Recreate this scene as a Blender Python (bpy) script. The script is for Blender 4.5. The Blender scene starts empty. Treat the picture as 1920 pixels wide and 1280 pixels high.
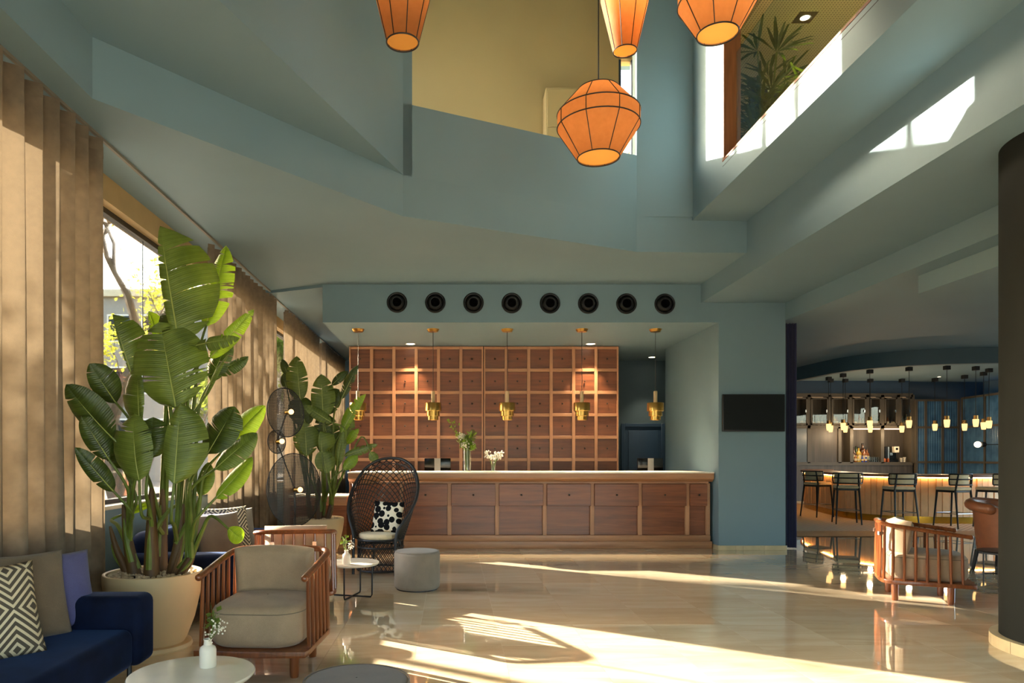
import bpy, bmesh, math, random
from math import sin, cos, pi, radians, sqrt, atan2
from mathutils import Vector, Matrix

sc = bpy.context.scene
C = sc.collection
random.seed(7)

# ---------------------------------------------------------------- camera
F = 1300.0          # focal length in pixels of a 1920 px wide frame
VX, VY = 848.0, 854.0   # vanishing point in pixels
EYE = 1.34
cam_d = bpy.data.cameras.new('camera'); cam = bpy.data.objects.new('camera', cam_d); C.objects.link(cam)
cam.location = (0, 0, EYE); cam.rotation_euler = (pi/2, 0, 0)
cam_d.sensor_width = 36.0; cam_d.lens = F/1920*36
cam_d.shift_x = (960-VX)/1920; cam_d.shift_y = (VY-640)/1920
cam_d.clip_start = 0.05; cam_d.clip_end = 400
sc.camera = cam

def P(x, y, d):
    """photo pixel at depth d -> world point"""
    return Vector(((x-VX)*d/F, d, EYE+(VY-y)*d/F))

# ---------------------------------------------------------------- sky, sun, exposure
w = bpy.data.worlds.new('sky'); sc.world = w; w.use_nodes = True
nt = w.node_tree; nt.nodes.clear()
sky = nt.nodes.new('ShaderNodeTexSky'); sky.sky_type = 'NISHITA'; sky.sun_disc = False
SUN_DIR = Vector((0.845, -0.535, -0.31)).normalized()       # way the light travels
sky.sun_elevation = math.asin(-SUN_DIR.z); sky.sun_rotation = atan2(-SUN_DIR.x, -SUN_DIR.y)
sky.air_density = 0.8; sky.dust_density = 3.0; sky.ozone_density = 1.0
bg = nt.nodes.new('ShaderNodeBackground'); bg.inputs['Strength'].default_value = 1.0
wo = nt.nodes.new('ShaderNodeOutputWorld')
tint = nt.nodes.new('ShaderNodeMix'); tint.data_type = 'RGBA'; tint.blend_type = 'MULTIPLY'; tint.inputs[0].default_value = 1.0; tint.inputs[7].default_value = (1.0, 0.93, 0.83, 1)   # hazy warm afternoon
nt.links.new(sky.outputs[0], tint.inputs[6]); nt.links.new(tint.outputs[2], bg.inputs[0]); nt.links.new(bg.outputs[0], wo.inputs[0])
sd = bpy.data.lights.new('sun', 'SUN'); sd.energy = 24.0; sd.color = (1.0, 0.87, 0.70); sd.angle = radians(0.6)
sun = bpy.data.objects.new('sun', sd); C.objects.link(sun)
sun.rotation_euler = SUN_DIR.to_track_quat('-Z', 'Y').to_euler(); sun.location = (-20, 25, 18)
sc.view_settings.view_transform = 'Standard'; sc.view_settings.look = 'None'
sc.view_settings.gamma = 1.0; sc.view_settings.use_curve_mapping = False
sc.view_settings.exposure = 1.3
cy = sc.cycles
cy.max_bounces = 10; cy.diffuse_bounces = 6; cy.glossy_bounces = 4; cy.transmission_bounces = 6
cy.transparent_max_bounces = 12; cy.sample_clamp_indirect = 8.0; cy.use_denoising = True
cy.caustics_reflective = False; cy.caustics_refractive = False

# ---------------------------------------------------------------- mesh helpers
class MB:
    def __init__(s): s.v = []; s.f = []; s.m = []; s.uv = {}; s.cur = 0
    def add(s, vs, fs):
        o = len(s.v); s.v += [tuple(p) for p in vs]
        for f in fs: s.f.append(tuple(i+o for i in f)); s.m.append(s.cur)
        return o
    def box(s, x0, x1, y0, y1, z0, z1):
        v = [(x0,y0,z0),(x1,y0,z0),(x1,y1,z0),(x0,y1,z0),(x0,y0,z1),(x1,y0,z1),(x1,y1,z1),(x0,y1,z1)]
        s.add(v, [(0,3,2,1),(4,5,6,7),(0,1,5,4),(1,2,6,5),(2,3,7,6),(3,0,4,7)]); return s
    def obox(s, c, sz, rz=0, M=None):
        hx, hy, hz = sz[0]/2, sz[1]/2, sz[2]/2
        R = M if M is not None else Matrix.Rotation(rz, 3, 'Z')
        v = [R @ Vector(p) + Vector(c) for p in [(-hx,-hy,-hz),(hx,-hy,-hz),(hx,hy,-hz),(-hx,hy,-hz),(-hx,-hy,hz),(hx,-hy,hz),(hx,hy,hz),(-hx,hy,hz)]]
        s.add(v, [(0,3,2,1),(4,5,6,7),(0,1,5,4),(1,2,6,5),(2,3,7,6),(3,0,4,7)]); return s
    def prism(s, pts, z0, z1):
        a = sum(pts[i][0]*pts[(i+1)%len(pts)][1]-pts[(i+1)%len(pts)][0]*pts[i][1] for i in range(len(pts)))
        if a < 0: pts = pts[::-1]
        n = len(pts); v = [(p[0],p[1],z0) for p in pts]+[(p[0],p[1],z1) for p in pts]
        s.add(v, [tuple(range(n-1,-1,-1)), tuple(range(n,2*n))]+[(i,(i+1)%n,n+(i+1)%n,n+i) for i in range(n)]); return s
    def wall(s, path, th, z0, z1):
        """vertical sheet along an open path, thickness th to the left of it"""
        n = len(path); out = []
        for i, p in enumerate(path):
            a = Vector(path[max(i-1,0)][:2]); b = Vector(path[min(i+1,n-1)][:2]); t = (b-a).normalized()
            out.append((p[0]-t.y*th, p[1]+t.x*th))
        pts = [tuple(p[:2]) for p in path]; v = []
        for i in range(n):
            v += [(*pts[i],z0),(*pts[i],z1),(*out[i],z1),(*out[i],z0)]
        fs = []
        for i in range(n-1):
            a, b = 4*i, 4*i+4
            for k in range(4): fs.append((a+k, b+k, b+(k+1)%4, a+(k+1)%4))
        fs += [(0,1,2,3), (4*n-1,4*n-2,4*n-3,4*n-4)]
        s.add(v, fs); return s
    def tube(s, pts, r, n=8, closed=False, cap=True, flat=1.0):
        pts = [Vector(p) for p in pts]; N = len(pts)
        rs = r if isinstance(r, (list, tuple)) else [r]*N
        v = []; up = None
        for i in range(N):
            a = pts[(i-1)%N] if closed else pts[max(i-1,0)]
            b = pts[(i+1)%N] if closed else pts[min(i+1,N-1)]
            t = (b-a).normalized()
            if up is None:
                up = Vector((0,0,1)) if abs(t.z) < 0.9 else Vector((0,1,0))
            u = t.cross(up)
            if u.length < 1e-5: u = t.cross(Vector((1,0,0)))
            u.normalize(); q = u.cross(t).normalized(); up = q
            for k in range(n):
                an = 2*pi*k/n
                v.append(pts[i]+u*(cos(an)*rs[i])+q*(sin(an)*rs[i]*flat))
        fs = []
        for i in range(N if closed else N-1):
            j = (i+1)%N
            for k in range(n): fs.append((i*n+k, i*n+(k+1)%n, j*n+(k+1)%n, j*n+k))
        if cap and not closed: fs += [tuple(range(n-1,-1,-1)), tuple(range((N-1)*n, N*n))]
        s.add(v, fs); return s
    def lathe(s, prof, n=24, c=(0,0,0), cap=True):
        v = []; N = len(prof)
        for r, z in prof:
            for k in range(n): v.append((c[0]+r*cos(2*pi*k/n), c[1]+r*sin(2*pi*k/n), c[2]+z))
        fs = [(i*n+k, i*n+(k+1)%n, (i+1)*n+(k+1)%n, (i+1)*n+k) for i in range(N-1) for k in range(n)]
        if cap:
            if prof[0][0] > 1e-4: fs.append(tuple(range(n-1,-1,-1)))
            if prof[-1][0] > 1e-4: fs.append(tuple(range((N-1)*n, N*n)))
        s.add(v, fs); return s
    def sphere(s, c, r, n=12, m=8, sc=(1,1,1)):
        pr = [(max(sin(pi*i/m),1e-4)*r, -cos(pi*i/m)*r) for i in range(m+1)]
        o = len(s.v); s.lathe(pr, n, (0,0,0), False)
        for i in range(o, len(s.v)):
            p = s.v[i]; s.v[i] = (c[0]+p[0]*sc[0], c[1]+p[1]*sc[1], c[2]+p[2]*sc[2])
        return s
    def grid(s, rows, closed=False):
        R = len(rows); n = len(rows[0]); v = [p for r in rows for p in r]
        fs = [(i*n+k, i*n+(k+1)%n, (i+1)*n+(k+1)%n, (i+1)*n+k) for i in range(R-1) for k in range(n if closed else n-1)]
        s.add(v, fs); return s
    def puck(s, outline, z0, z1, r, dome=0.0, inset=1.0):
        """soft cushion: closed outline, rounded upper and lower rim"""
        cx = sum(p[0] for p in outline)/len(outline); cyy = sum(p[1] for p in outline)/len(outline)
        ext = max(sqrt((p[0]-cx)**2+(p[1]-cyy)**2) for p in outline)
        rows = []
        def ring(ins, z): rows.append([(cx+(p[0]-cx)*(1-ins/ext), cyy+(p[1]-cyy)*(1-ins/ext), z) for p in outline])
        ring(ext*0.98, z0)
        for k in range(5): a = pi/2*k/4; ring(r*(1-sin(a)), z0+r*(1-cos(a)))
        ring(0, (z0+z1)/2)
        for k in range(5): a = pi/2*k/4; ring(r*(1-cos(a)), z1-r*(1-sin(a)))
        for k in (0.35, 0.7, 0.98): ring(r+(ext-r)*k, z1+dome*(1-(1-k)**2))
        s.grid(rows, True); return s
    def build(s, name, mats, parent=None, smooth=True, angle=40, bevel=0.0, seg=3, loc=None, rot=None):
        me = bpy.data.meshes.new(name); me.from_pydata(s.v, [], s.f)
        if not isinstance(mats, (list, tuple)): mats = [mats]
        for m in mats: me.materials.append(m)
        if any(s.m): me.polygons.foreach_set('material_index', s.m)
        if bevel > 0:
            bm = bmesh.new(); bm.from_mesh(me)
            bmesh.ops.bevel(bm, geom=list(bm.edges), offset=bevel, segments=seg, profile=0.5, affect='EDGES', clamp_overlap=True)
            bm.to_mesh(me); bm.free()
        if s.uv:
            ul = me.uv_layers.new(name='UVMap')
            for lp in me.loops: ul.data[lp.index].uv = s.uv.get(lp.vertex_index, (0,0))
        me.validate()
        if smooth:
            me.polygons.foreach_set('use_smooth', [True]*len(me.polygons))
            me.set_sharp_from_angle(angle=radians(angle))
        me.update()
        o = bpy.data.objects.new(name, me); C.objects.link(o)
        if parent: o.parent = parent
        if loc: o.location = loc
        if rot: o.rotation_euler = rot
        return o

def tag(o, label=None, cat=None, group=None, kind=None):
    if label: o['label'] = label
    if cat: o['category'] = cat
    if group: o['group'] = group
    if kind: o['kind'] = kind
    return o
def thing(name, label, cat, loc=(0,0,0), rz=0.0, group=None):
    o = bpy.data.objects.new(name, None); C.objects.link(o); o.empty_display_size = 0.1
    o.location = loc; o.rotation_euler = (0,0,rz)
    return tag(o, label, cat, group)
def struct(name, mb, m, label, parent=None, **k):
    o = mb.build(name, m, parent, **k)
    if parent is None: tag(o, label, None, None, 'structure')
    return o
def dup(root, loc, rz=None, label=None, parent=None):
    r = root.copy(); C.objects.link(r)
    if parent is None:
        r.location = loc
        if rz is not None: r.rotation_euler = (0,0,rz)
        if label: r['label'] = label
    else: r.parent = parent
    for ch in list(root.children): dup(ch, None, parent=r)
    return r
def inst(o, parent, loc, rot=None, name=None):
    """another object sharing o's mesh"""
    c = bpy.data.objects.new(name or o.name.split('.')[0], o.data); C.objects.link(c); c.parent = parent
    c.location = loc
    if rot: c.rotation_euler = rot
    return c
def catmull(pts, n=8, closed=False):
    pts = [Vector(p) for p in pts]; N = len(pts); out = []
    for i in range(N if closed else N-1):
        if closed: p0, p1, p2, p3 = pts[i-1], pts[i], pts[(i+1)%N], pts[(i+2)%N]
        else: p0, p1, p2, p3 = pts[max(i-1,0)], pts[i], pts[i+1], pts[min(i+2,N-1)]
        for k in range(n):
            t = k/n
            out.append(0.5*((2*p1)+(p2-p0)*t+(2*p0-5*p1+4*p2-p3)*t*t+(3*p1-p0-3*p2+p3)*t**3))
    if not closed: out.append(pts[-1])
    return out
def arclen(pts):
    L = [0.0]
    for a, b in zip(pts, pts[1:]): L.append(L[-1]+(b-a).length)
    return L
def along(pts, L, d):
    for i in range(len(L)-1):
        if d <= L[i+1]+1e-9:
            t = (d-L[i])/max(L[i+1]-L[i],1e-9); return pts[i].lerp(pts[i+1], t)
    return pts[-1]

# ---------------------------------------------------------------- materials
def srgb(r, g, b):
    f = lambda c: (c/255/12.92) if c/255 <= 0.04045 else ((c/255+0.055)/1.055)**2.4
    return (f(r), f(g), f(b), 1.0)
class NT:
    def __init__(s, name):
        s.m = bpy.data.materials.new(name); s.m.use_nodes = True; s.t = s.m.node_tree
        s.bsdf = s.t.nodes['Principled BSDF']; s.out = s.t.nodes['Material Output']
    def n(s, typ, **kw):
        nd = s.t.nodes.new(typ)
        for k, v in kw.items():
            if k in nd.inputs: nd.inputs[k].default_value = v
            else: setattr(nd, k, v)
        return nd
    def l(s, a, b): s.t.links.new(a, b)
    def coords(s, scale=(1,1,1), jitter=True, kind='Object'):
        tc = s.n('ShaderNodeTexCoord'); mp = s.n('ShaderNodeMapping'); mp.inputs['Scale'].default_value = scale
        s.l(tc.outputs[kind], mp.inputs['Vector'])
        if jitter:
            oi = s.n('ShaderNodeObjectInfo'); mu = s.n('ShaderNodeVectorMath', operation='SCALE'); mu.inputs[0].default_value = (37,53,71)
            s.l(oi.outputs['Random'], mu.inputs['Scale']); s.l(mu.outputs[0], mp.inputs['Location'])
        return mp.outputs[0]
    def ramp(s, src, stops):
        r = s.n('ShaderNodeValToRGB'); e = r.color_ramp.elements
        while len(e) < len(stops): e.new(0.5)
        for i, (p, c) in enumerate(stops): e[i].position = p; e[i].color = c
        s.l(src, r.inputs[0]); return r.outputs[0]
    def math(s, op, a, b=None, c=None):
        m = s.n('ShaderNodeMath', operation=op)
        for i, x in enumerate((a, b, c)):
            if x is None: continue
            if isinstance(x, (int, float)): m.inputs[i].default_value = x
            else: s.l(x, m.inputs[i])
        return m.outputs[0]
    def mix(s, fac, a, b):
        m = s.n('ShaderNodeMix', data_type='RGBA')
        for sock, x in ((m.inputs[0], fac), (m.inputs[6], a), (m.inputs[7], b)):
            if isinstance(x, (int, float, tuple)): sock.default_value = x
            else: s.l(x, sock)
        return m.outputs[2]
    def bump(s, h, strength=0.2, dist=0.01):
        b = s.n('ShaderNodeBump'); b.inputs['Strength'].default_value = strength; b.inputs['Distance'].default_value = dist
        s.l(h, b.inputs['Height']); s.l(b.outputs[0], s.bsdf.inputs['Normal']); return b
    def set(s, **k):
        for a, v in k.items():
            nm = {'color':'Base Color','rough':'Roughness','metal':'Metallic','spec':'Specular IOR Level','sheen':'Sheen Weight','coat':'Coat Weight'}.get(a, a)
            if isinstance(v, (int, float, tuple)): s.bsdf.inputs[nm].default_value = v
            else: s.l(v, s.bsdf.inputs[nm])
        return s

def plain(name, col, rough=0.5, metal=0.0, spec=0.5, var=0.06, scale=6.0, bump=0.0, bscale=60):
    m = NT(name); v = m.coords((scale,)*3)
    nz = m.n('ShaderNodeTexNoise', Scale=1.0, Detail=3.0); m.l(v, nz.inputs['Vector'])
    a = tuple(c*(1-var) for c in col[:3])+(1,); b = tuple(min(c*(1+var),1) for c in col[:3])+(1,)
    m.set(color=m.ramp(nz.outputs[0], [(0.3,a),(0.7,b)]), rough=rough, metal=metal, spec=spec)
    if bump:
        n2 = m.n('ShaderNodeTexNoise', Scale=bscale, Detail=2.0); m.l(m.coords((1,1,1)), n2.inputs['Vector']); m.bump(n2.outputs[0], bump, 0.004)
    return m.m
def wood(name, dark, light, rough=0.4, axis=0, fine=1.0, coat=0.0):
    m = NT(name); s = [26*fine]*3; s[axis] = 1.6*fine
    v = m.coords(tuple(s))
    nz = m.n('ShaderNodeTexNoise', Scale=1.0, Detail=6.0, Roughness=0.62, Distortion=0.6); m.l(v, nz.inputs['Vector'])
    s2 = [5*fine]*3; s2[axis] = 0.5*fine
    n2 = m.n('ShaderNodeTexNoise', Scale=1.0, Detail=3.0, Distortion=1.4); m.l(m.coords(tuple(s2)), n2.inputs['Vector'])
    f = m.math('ADD', m.math('MULTIPLY', nz.outputs[0], 0.55), m.math('MULTIPLY', n2.outputs[0], 0.45))
    m.set(color=m.ramp(f, [(0.34,dark),(0.5,tuple((a+b)/2 for a,b in zip(dark,light))),(0.64,light)]), rough=rough, coat=coat)
    m.bump(nz.outputs[0], 0.08, 0.003)
    return m.m
def fabric(name, col, col2=None, rough=0.9, scale=420, sheen=0.2, var=0.14):
    m = NT(name); v = m.coords((1,1,1))
    nz = m.n('ShaderNodeTexNoise', Scale=scale, Detail=2.0); m.l(v, nz.inputs['Vector'])
    n2 = m.n('ShaderNodeTexNoise', Scale=9.0, Detail=3.0); m.l(v, n2.inputs['Vector'])
    f = m.math('ADD', m.math('MULTIPLY', nz.outputs[0], 0.65), m.math('MULTIPLY', n2.outputs[0], 0.35))
    a = tuple(c*(1-var) for c in col[:3])+(1,); b = col2 or tuple(min(c*(1+var),1) for c in col[:3])+(1,)
    m.set(color=m.ramp(f, [(0.38,a),(0.62,b)]), rough=rough, sheen=sheen, spec=0.2)
    m.bump(nz.outputs[0], 0.35, 0.003)
    return m.m
def emit(name, col, strength):
    m = NT(name); e = m.n('ShaderNodeEmission', Color=col, Strength=strength); m.l(e.outputs[0], m.out.inputs[0]); return m.m
def glassy(name, tint=(1,1,1,1), refl=0.08, rough=0.02, edge=0.6):
    m = NT(name); t = m.n('ShaderNodeBsdfTransparent', Color=tint); g = m.n('ShaderNodeBsdfGlossy', Roughness=rough)
    lw = m.n('ShaderNodeLayerWeight', Blend=0.25); mx = m.n('ShaderNodeMixShader')
    m.l(m.math('MULTIPLY_ADD', lw.outputs['Fresnel'], edge, refl*0.3), mx.inputs[0])
    m.l(t.outputs[0], mx.inputs[1]); m.l(g.outputs[0], mx.inputs[2]); m.l(mx.outputs[0], m.out.inputs[0]); return m.m
def translucent(name, col, tcol, fac=0.45, rough=0.9, bump=0.0, bscale=300, vary=None):
    m = NT(name); m.set(color=col, rough=rough, spec=0.15)
    if vary:
        nz = m.n('ShaderNodeTexNoise', Scale=vary, Detail=3.0); m.l(m.coords((1,1,1)), nz.inputs['Vector'])
        a = tuple(c*0.8 for c in col[:3])+(1,); b = tuple(min(c*1.15,1) for c in col[:3])+(1,)
        m.set(color=m.ramp(nz.outputs[0], [(0.3,a),(0.7,b)]))
    t = m.n('ShaderNodeBsdfTranslucent', Color=tcol); mx = m.n('ShaderNodeMixShader'); mx.inputs[0].default_value = fac
    if bump:
        nb = m.n('ShaderNodeTexNoise', Scale=bscale, Detail=2.0); m.l(m.coords((1,1,1)), nb.inputs['Vector']); m.bump(nb.outputs[0], bump, 0.003)
    m.l(m.bsdf.outputs[0], mx.inputs[1]); m.l(t.outputs[0], mx.inputs[2]); m.l(mx.outputs[0], m.out.inputs[0]); return m.m

M = {}
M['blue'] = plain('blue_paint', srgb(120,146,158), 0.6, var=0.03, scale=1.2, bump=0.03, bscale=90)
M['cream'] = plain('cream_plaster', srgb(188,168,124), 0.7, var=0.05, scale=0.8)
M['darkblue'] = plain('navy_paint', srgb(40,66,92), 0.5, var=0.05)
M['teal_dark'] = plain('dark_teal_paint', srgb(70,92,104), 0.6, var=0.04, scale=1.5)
M['column'] = plain('charcoal_green_paint', srgb(30,33,32), 0.75, 0.0, 0.12, var=0.03)
M['head'] = plain('window_head_oak', srgb(190,164,118), 0.55, var=0.08, scale=3)
M['frame'] = plain('dark_window_frame', srgb(44,44,42), 0.4)
M['clearglass'] = glassy('balustrade_glass', (0.86,0.92,0.93,1), 0.1, 0.02, 0.12)
M['glass'] = glassy('window_glass', (0.97,0.985,0.98,1))
M['black'] = plain('black_metal', srgb(24,24,25), 0.42, 0.0, 0.4)
M['void'] = plain('throat_shade_black', srgb(5,5,5), 0.9, 0.0, 0.05)  # near-black puts the shade of a deep hole into the colour
M['vent'] = plain('vent_black', srgb(20,21,22), 0.5, 0.0, 0.35)
M['blackgloss'] = plain('black_gloss', srgb(12,13,14), 0.18)
M['rattan'] = plain('black_rattan', srgb(26,28,30), 0.45, var=0.15, scale=40)
M['brass'] = plain('brushed_brass', srgb(205,160,84), 0.28, 1.0, var=0.05, scale=30)
M['brassdark'] = plain('aged_brass', srgb(150,118,70), 0.4, 1.0)
M['knob'] = plain('bronze_knob', srgb(46,34,22), 0.35, 0.0, 0.6)
M['gold'] = plain('gold_kickplate', srgb(190,150,60), 0.25, 1.0)
M['chrome'] = plain('polished_steel', srgb(215,215,212), 0.2, 1.0)
M['rail'] = plain('grey_aluminium', srgb(128,122,112), 0.5)
M['silver'] = plain('silver_plastic', srgb(176,172,164), 0.45)
M['white'] = plain('white_ceramic', srgb(230,222,206), 0.4, var=0.04)
M['palewood'] = wood('pale_beech', srgb(200,168,120), srgb(226,196,150), 0.5, 2)
M['desk'] = wood('walnut_panel', srgb(100,52,28), srgb(150,88,52), 0.36, 0)
M['deskrail'] = wood('light_walnut_rail', srgb(164,114,80), srgb(196,146,108), 0.4, 0)
M['deskstile'] = wood('light_walnut_stile', srgb(168,118,84), srgb(200,150,112), 0.4, 2)
M['drawer'] = wood('drawer_walnut', srgb(82,45,27), srgb(126,75,46), 0.4, 0)
M['jamb'] = wood('reddish_walnut_lining', srgb(88,54,36), srgb(124,82,58), 0.45, 2)
M['chairwood'] = wood('polished_chestnut', srgb(96,48,22), srgb(152,86,44), 0.28, 2, 1.4, 0.3)
M['marbletop'] = plain('white_marble', srgb(236,227,210), 0.18, var=0.05, scale=7)
M['taupe'] = fabric('taupe_fabric', srgb(170,145,118), sheen=0.2)
M['taupe2'] = fabric('taupe_cushion_fabric', srgb(122,106,88))
M['grey'] = fabric('grey_felt', srgb(136,126,114), scale=500)
M['greydark'] = fabric('warm_grey_felt', srgb(120,106,94), scale=500)
M['seatcream'] = fabric('cream_pad', srgb(234,212,172), scale=300)
M['violet'] = fabric('blue_violet_fabric', srgb(92,92,138))
M['curtain'] = translucent('taupe_curtain', srgb(126,113,97), srgb(150,132,108), 0.10, 0.95, 0.3, 500, 12)
M['navycurtain'] = fabric('navy_curtain', srgb(56,58,90), sheen=0.3)
M['leather'] = plain('brown_leather', srgb(134,78,46), 0.42, var=0.12, scale=14, bump=0.1, bscale=120)
M['pot'] = plain('cream_stoneware', srgb(208,183,140), 0.55, var=0.05, scale=3, bump=0.05)
M['soil'] = plain('dark_soil', srgb(60,46,34), 0.95)
M['pebble'] = plain('pale_pebbles', srgb(190,168,136), 0.7, var=0.3, scale=40)
M['stalk'] = plain('green_stalk', srgb(98,114,44), 0.45, var=0.3, scale=9)
M['trunk'] = wood('brown_sheath', srgb(56,34,18), srgb(108,80,42), 0.6, 2, 0.6)
M['plinth'] = plain('travertine_skirting', srgb(206,188,150), 0.35, var=0.1, scale=8)

def velvet():
    m = NT('navy_velvet'); v = m.coords((1,1,1))
    n2 = m.n('ShaderNodeTexNoise', Scale=7.0, Detail=4.0); m.l(v, n2.inputs['Vector'])
    n1 = m.n('ShaderNodeTexNoise', Scale=500.0, Detail=2.0); m.l(v, n1.inputs['Vector'])
    m.set(color=m.ramp(n2.outputs[0], [(0.3,srgb(9,15,34)),(0.7,srgb(16,28,58))]), rough=0.75, sheen=0.45, spec=0.12)
    m.bsdf.inputs['Sheen Tint'].default_value = srgb(80,110,165); m.bsdf.inputs['Sheen Roughness'].default_value = 0.35
    m.bump(n1.outputs[0], 0.25, 0.002); return m.m
M['velvet'] = velvet()
def marble_floor(name, lo, mid, hi, rough):
    m = NT(name)
    tc = m.n('ShaderNodeTexCoord'); oi = m.n('ShaderNodeObjectInfo'); mp = m.n('ShaderNodeMapping'); mp.inputs['Scale'].default_value = (0.9, 4.2, 1)
    mu = m.n('ShaderNodeVectorMath', operation='SCALE'); mu.inputs[0].default_value = (37,53,71)
    m.l(oi.outputs['Random'], mu.inputs['Scale']); m.l(mu.outputs[0], mp.inputs['Location']); m.l(tc.outputs['Object'], mp.inputs['Vector'])
    nz = m.n('ShaderNodeTexNoise', Scale=1.3, Detail=7.0, Roughness=0.6, Distortion=1.2); m.l(mp.outputs[0], nz.inputs['Vector'])
    f = m.math('ADD', m.math('MULTIPLY', nz.outputs[0], 0.8), m.math('MULTIPLY', oi.outputs['Random'], 0.22))
    m.set(color=m.ramp(f, [(0.3,lo),(0.52,mid),(0.75,hi)]), rough=rough, spec=0.7, coat=0.6)
    m.bsdf.inputs['Coat Roughness'].default_value = 0.015
    n2 = m.n('ShaderNodeTexNoise', Scale=1.1, Detail=1.0); m.l(m.coords((1,1,1), True), n2.inputs['Vector']); m.bump(n2.outputs[0], 0.012, 0.02)
    return m.m
M['floor'] = marble_floor('cream_marble', srgb(204,181,146), srgb(220,200,167), srgb(232,216,188), 0.03)
M['joint'] = plain('pale_joint', srgb(184,160,122), 0.3)
M['band'] = plain('honed_brown_stone', srgb(160,124,86), 0.5, var=0.1, scale=3)
def mosaic():
    m = NT('patterned_mosaic'); v = m.coords((9,9,9), False)
    ck = m.n('ShaderNodeTexChecker', Scale=2.0); m.l(v, ck.inputs['Vector']); ck.inputs[1].default_value = srgb(214,200,176); ck.inputs[2].default_value = srgb(166,150,130)
    m.set(color=ck.outputs[0], rough=0.6); return m.m
M['mosaic'] = mosaic()
def leafmat(name, a, b, tr, fac=0.38):
    m = NT(name); tc = m.n('ShaderNodeTexCoord'); sp = m.n('ShaderNodeSeparateXYZ'); m.l(tc.outputs['UV'], sp.inputs[0])
    nz = m.n('ShaderNodeTexNoise', Scale=6.0, Detail=3.0); m.l(m.coords((1,1,1)), nz.inputs['Vector'])
    vein = m.math('SINE', m.math('MULTIPLY', sp.outputs[0], 2*pi*42))
    vein2 = m.math('SINE', m.math('MULTIPLY', sp.outputs[0], 2*pi*17.3))
    f = m.math('ADD', nz.outputs[0], m.math('MULTIPLY', m.math('ADD', vein, vein2), 0.05))
    m.set(color=m.ramp(f, [(0.3,a),(0.7,b)]), rough=0.38, spec=0.45)
    m.bump(m.math('ADD', vein, vein2), 0.16, 0.006)
    t = m.n('ShaderNodeBsdfTranslucent', Color=tr); mx = m.n('ShaderNodeMixShader'); mx.inputs[0].default_value = fac
    m.l(m.bsdf.outputs[0], mx.inputs[1]); m.l(t.outputs[0], mx.inputs[2]); m.l(mx.outputs[0], m.out.inputs[0]); return m.m
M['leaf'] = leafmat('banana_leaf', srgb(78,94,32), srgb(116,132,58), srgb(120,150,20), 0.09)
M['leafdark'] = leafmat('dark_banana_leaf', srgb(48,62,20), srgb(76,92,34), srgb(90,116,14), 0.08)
M['leafbright'] = leafmat('bright_banana_leaf', srgb(104,138,30), srgb(140,172,60), srgb(160,196,30), 0.28)
M['rib'] = plain('leaf_midrib', srgb(168,176,92), 0.4)
def chevron(name, a, b, s=9.0):
    m = NT(name); tc = m.n('ShaderNodeTexCoord'); sp = m.n('ShaderNodeSeparateXYZ'); m.l(tc.outputs['Object'], sp.inputs[0])
    u = m.math('PINGPONG', m.math('MULTIPLY_ADD', sp.outputs[0], s, 20.0), 1.0)
    v = m.math('MULTIPLY_ADD', sp.outputs[1], s, 20.0)
    vv = m.math('PINGPONG', v, 2.0)
    st = m.math('FRACT', m.math('MULTIPLY', m.math('ADD', u, vv), 2.5))
    k = m.math('GREATER_THAN', st, 0.56)
    m.set(color=m.mix(k, a, b), rough=0.9, spec=0.15)
    nz = m.n('ShaderNodeTexNoise', Scale=420.0); m.l(tc.outputs['Object'], nz.inputs['Vector']); m.bump(nz.outputs[0], 0.3, 0.003); return m.m
M['chevron'] = chevron('chevron_print', srgb(92,84,74), srgb(222,206,174), 10.5)
def dots():
    m = NT('dot_print'); tc = m.n('ShaderNodeTexCoord'); mp = m.n('ShaderNodeMapping'); mp.inputs['Scale'].default_value = (14,14,0); m.l(tc.outputs['Object'], mp.inputs['Vector'])
    vo = m.n('ShaderNodeTexVoronoi', Scale=1.0, Randomness=0.6); m.l(mp.outputs[0], vo.inputs['Vector'])
    m.set(color=m.mix(m.math('LESS_THAN', vo.outputs['Distance'], 0.56), srgb(226,214,190), srgb(16,16,18)), rough=0.9, spec=0.15); return m.m
M['dots'] = dots()
def perforated(name, col, hole, scale, radius, rough=0.5, axes=(1,1,0)):
    m = NT(name); tc = m.n('ShaderNodeTexCoord'); mp = m.n('ShaderNodeMapping'); mp.inputs['Scale'].default_value = axes; m.l(tc.outputs['Object'], mp.inputs['Vector'])
    vo = m.n('ShaderNodeTexVoronoi', Scale=scale, Randomness=0.0); m.l(mp.outputs[0], vo.inputs['Vector'])
    k = m.math('LESS_THAN', vo.outputs['Distance'], radius)
    if hole is None:
        m.set(color=col, rough=rough); t = m.n('ShaderNodeBsdfTransparent'); mx = m.n('ShaderNodeMixShader')
        m.l(k, mx.inputs[0]); m.l(m.bsdf.outputs[0], mx.inputs[1]); m.l(t.outputs[0], mx.inputs[2]); m.l(mx.outputs[0], m.out.inputs[0])
    else: m.set(color=m.mix(k, col, hole), rough=rough)
    return m.m
M['mesh'] = perforated('black_wire_mesh', srgb(40,37,34), None, 62.0, 0.29)
M['perfceil'] = perforated('perforated_plaster', srgb(220,202,156), srgb(140,124,92), 28.0, 0.24)
M['screen'] = plain('dark_screen', srgb(30,34,36), 0.35, 0.0, 0.12, var=0.02)
M['shade'] = translucent('amber_parchment', srgb(164,112,70), srgb(196,136,82), 0.6, 0.7, 0.2, 90, 22)
M['diffuser'] = translucent('pale_amber_diffuser', srgb(206,160,90), srgb(230,182,100), 0.7, 0.6)
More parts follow.
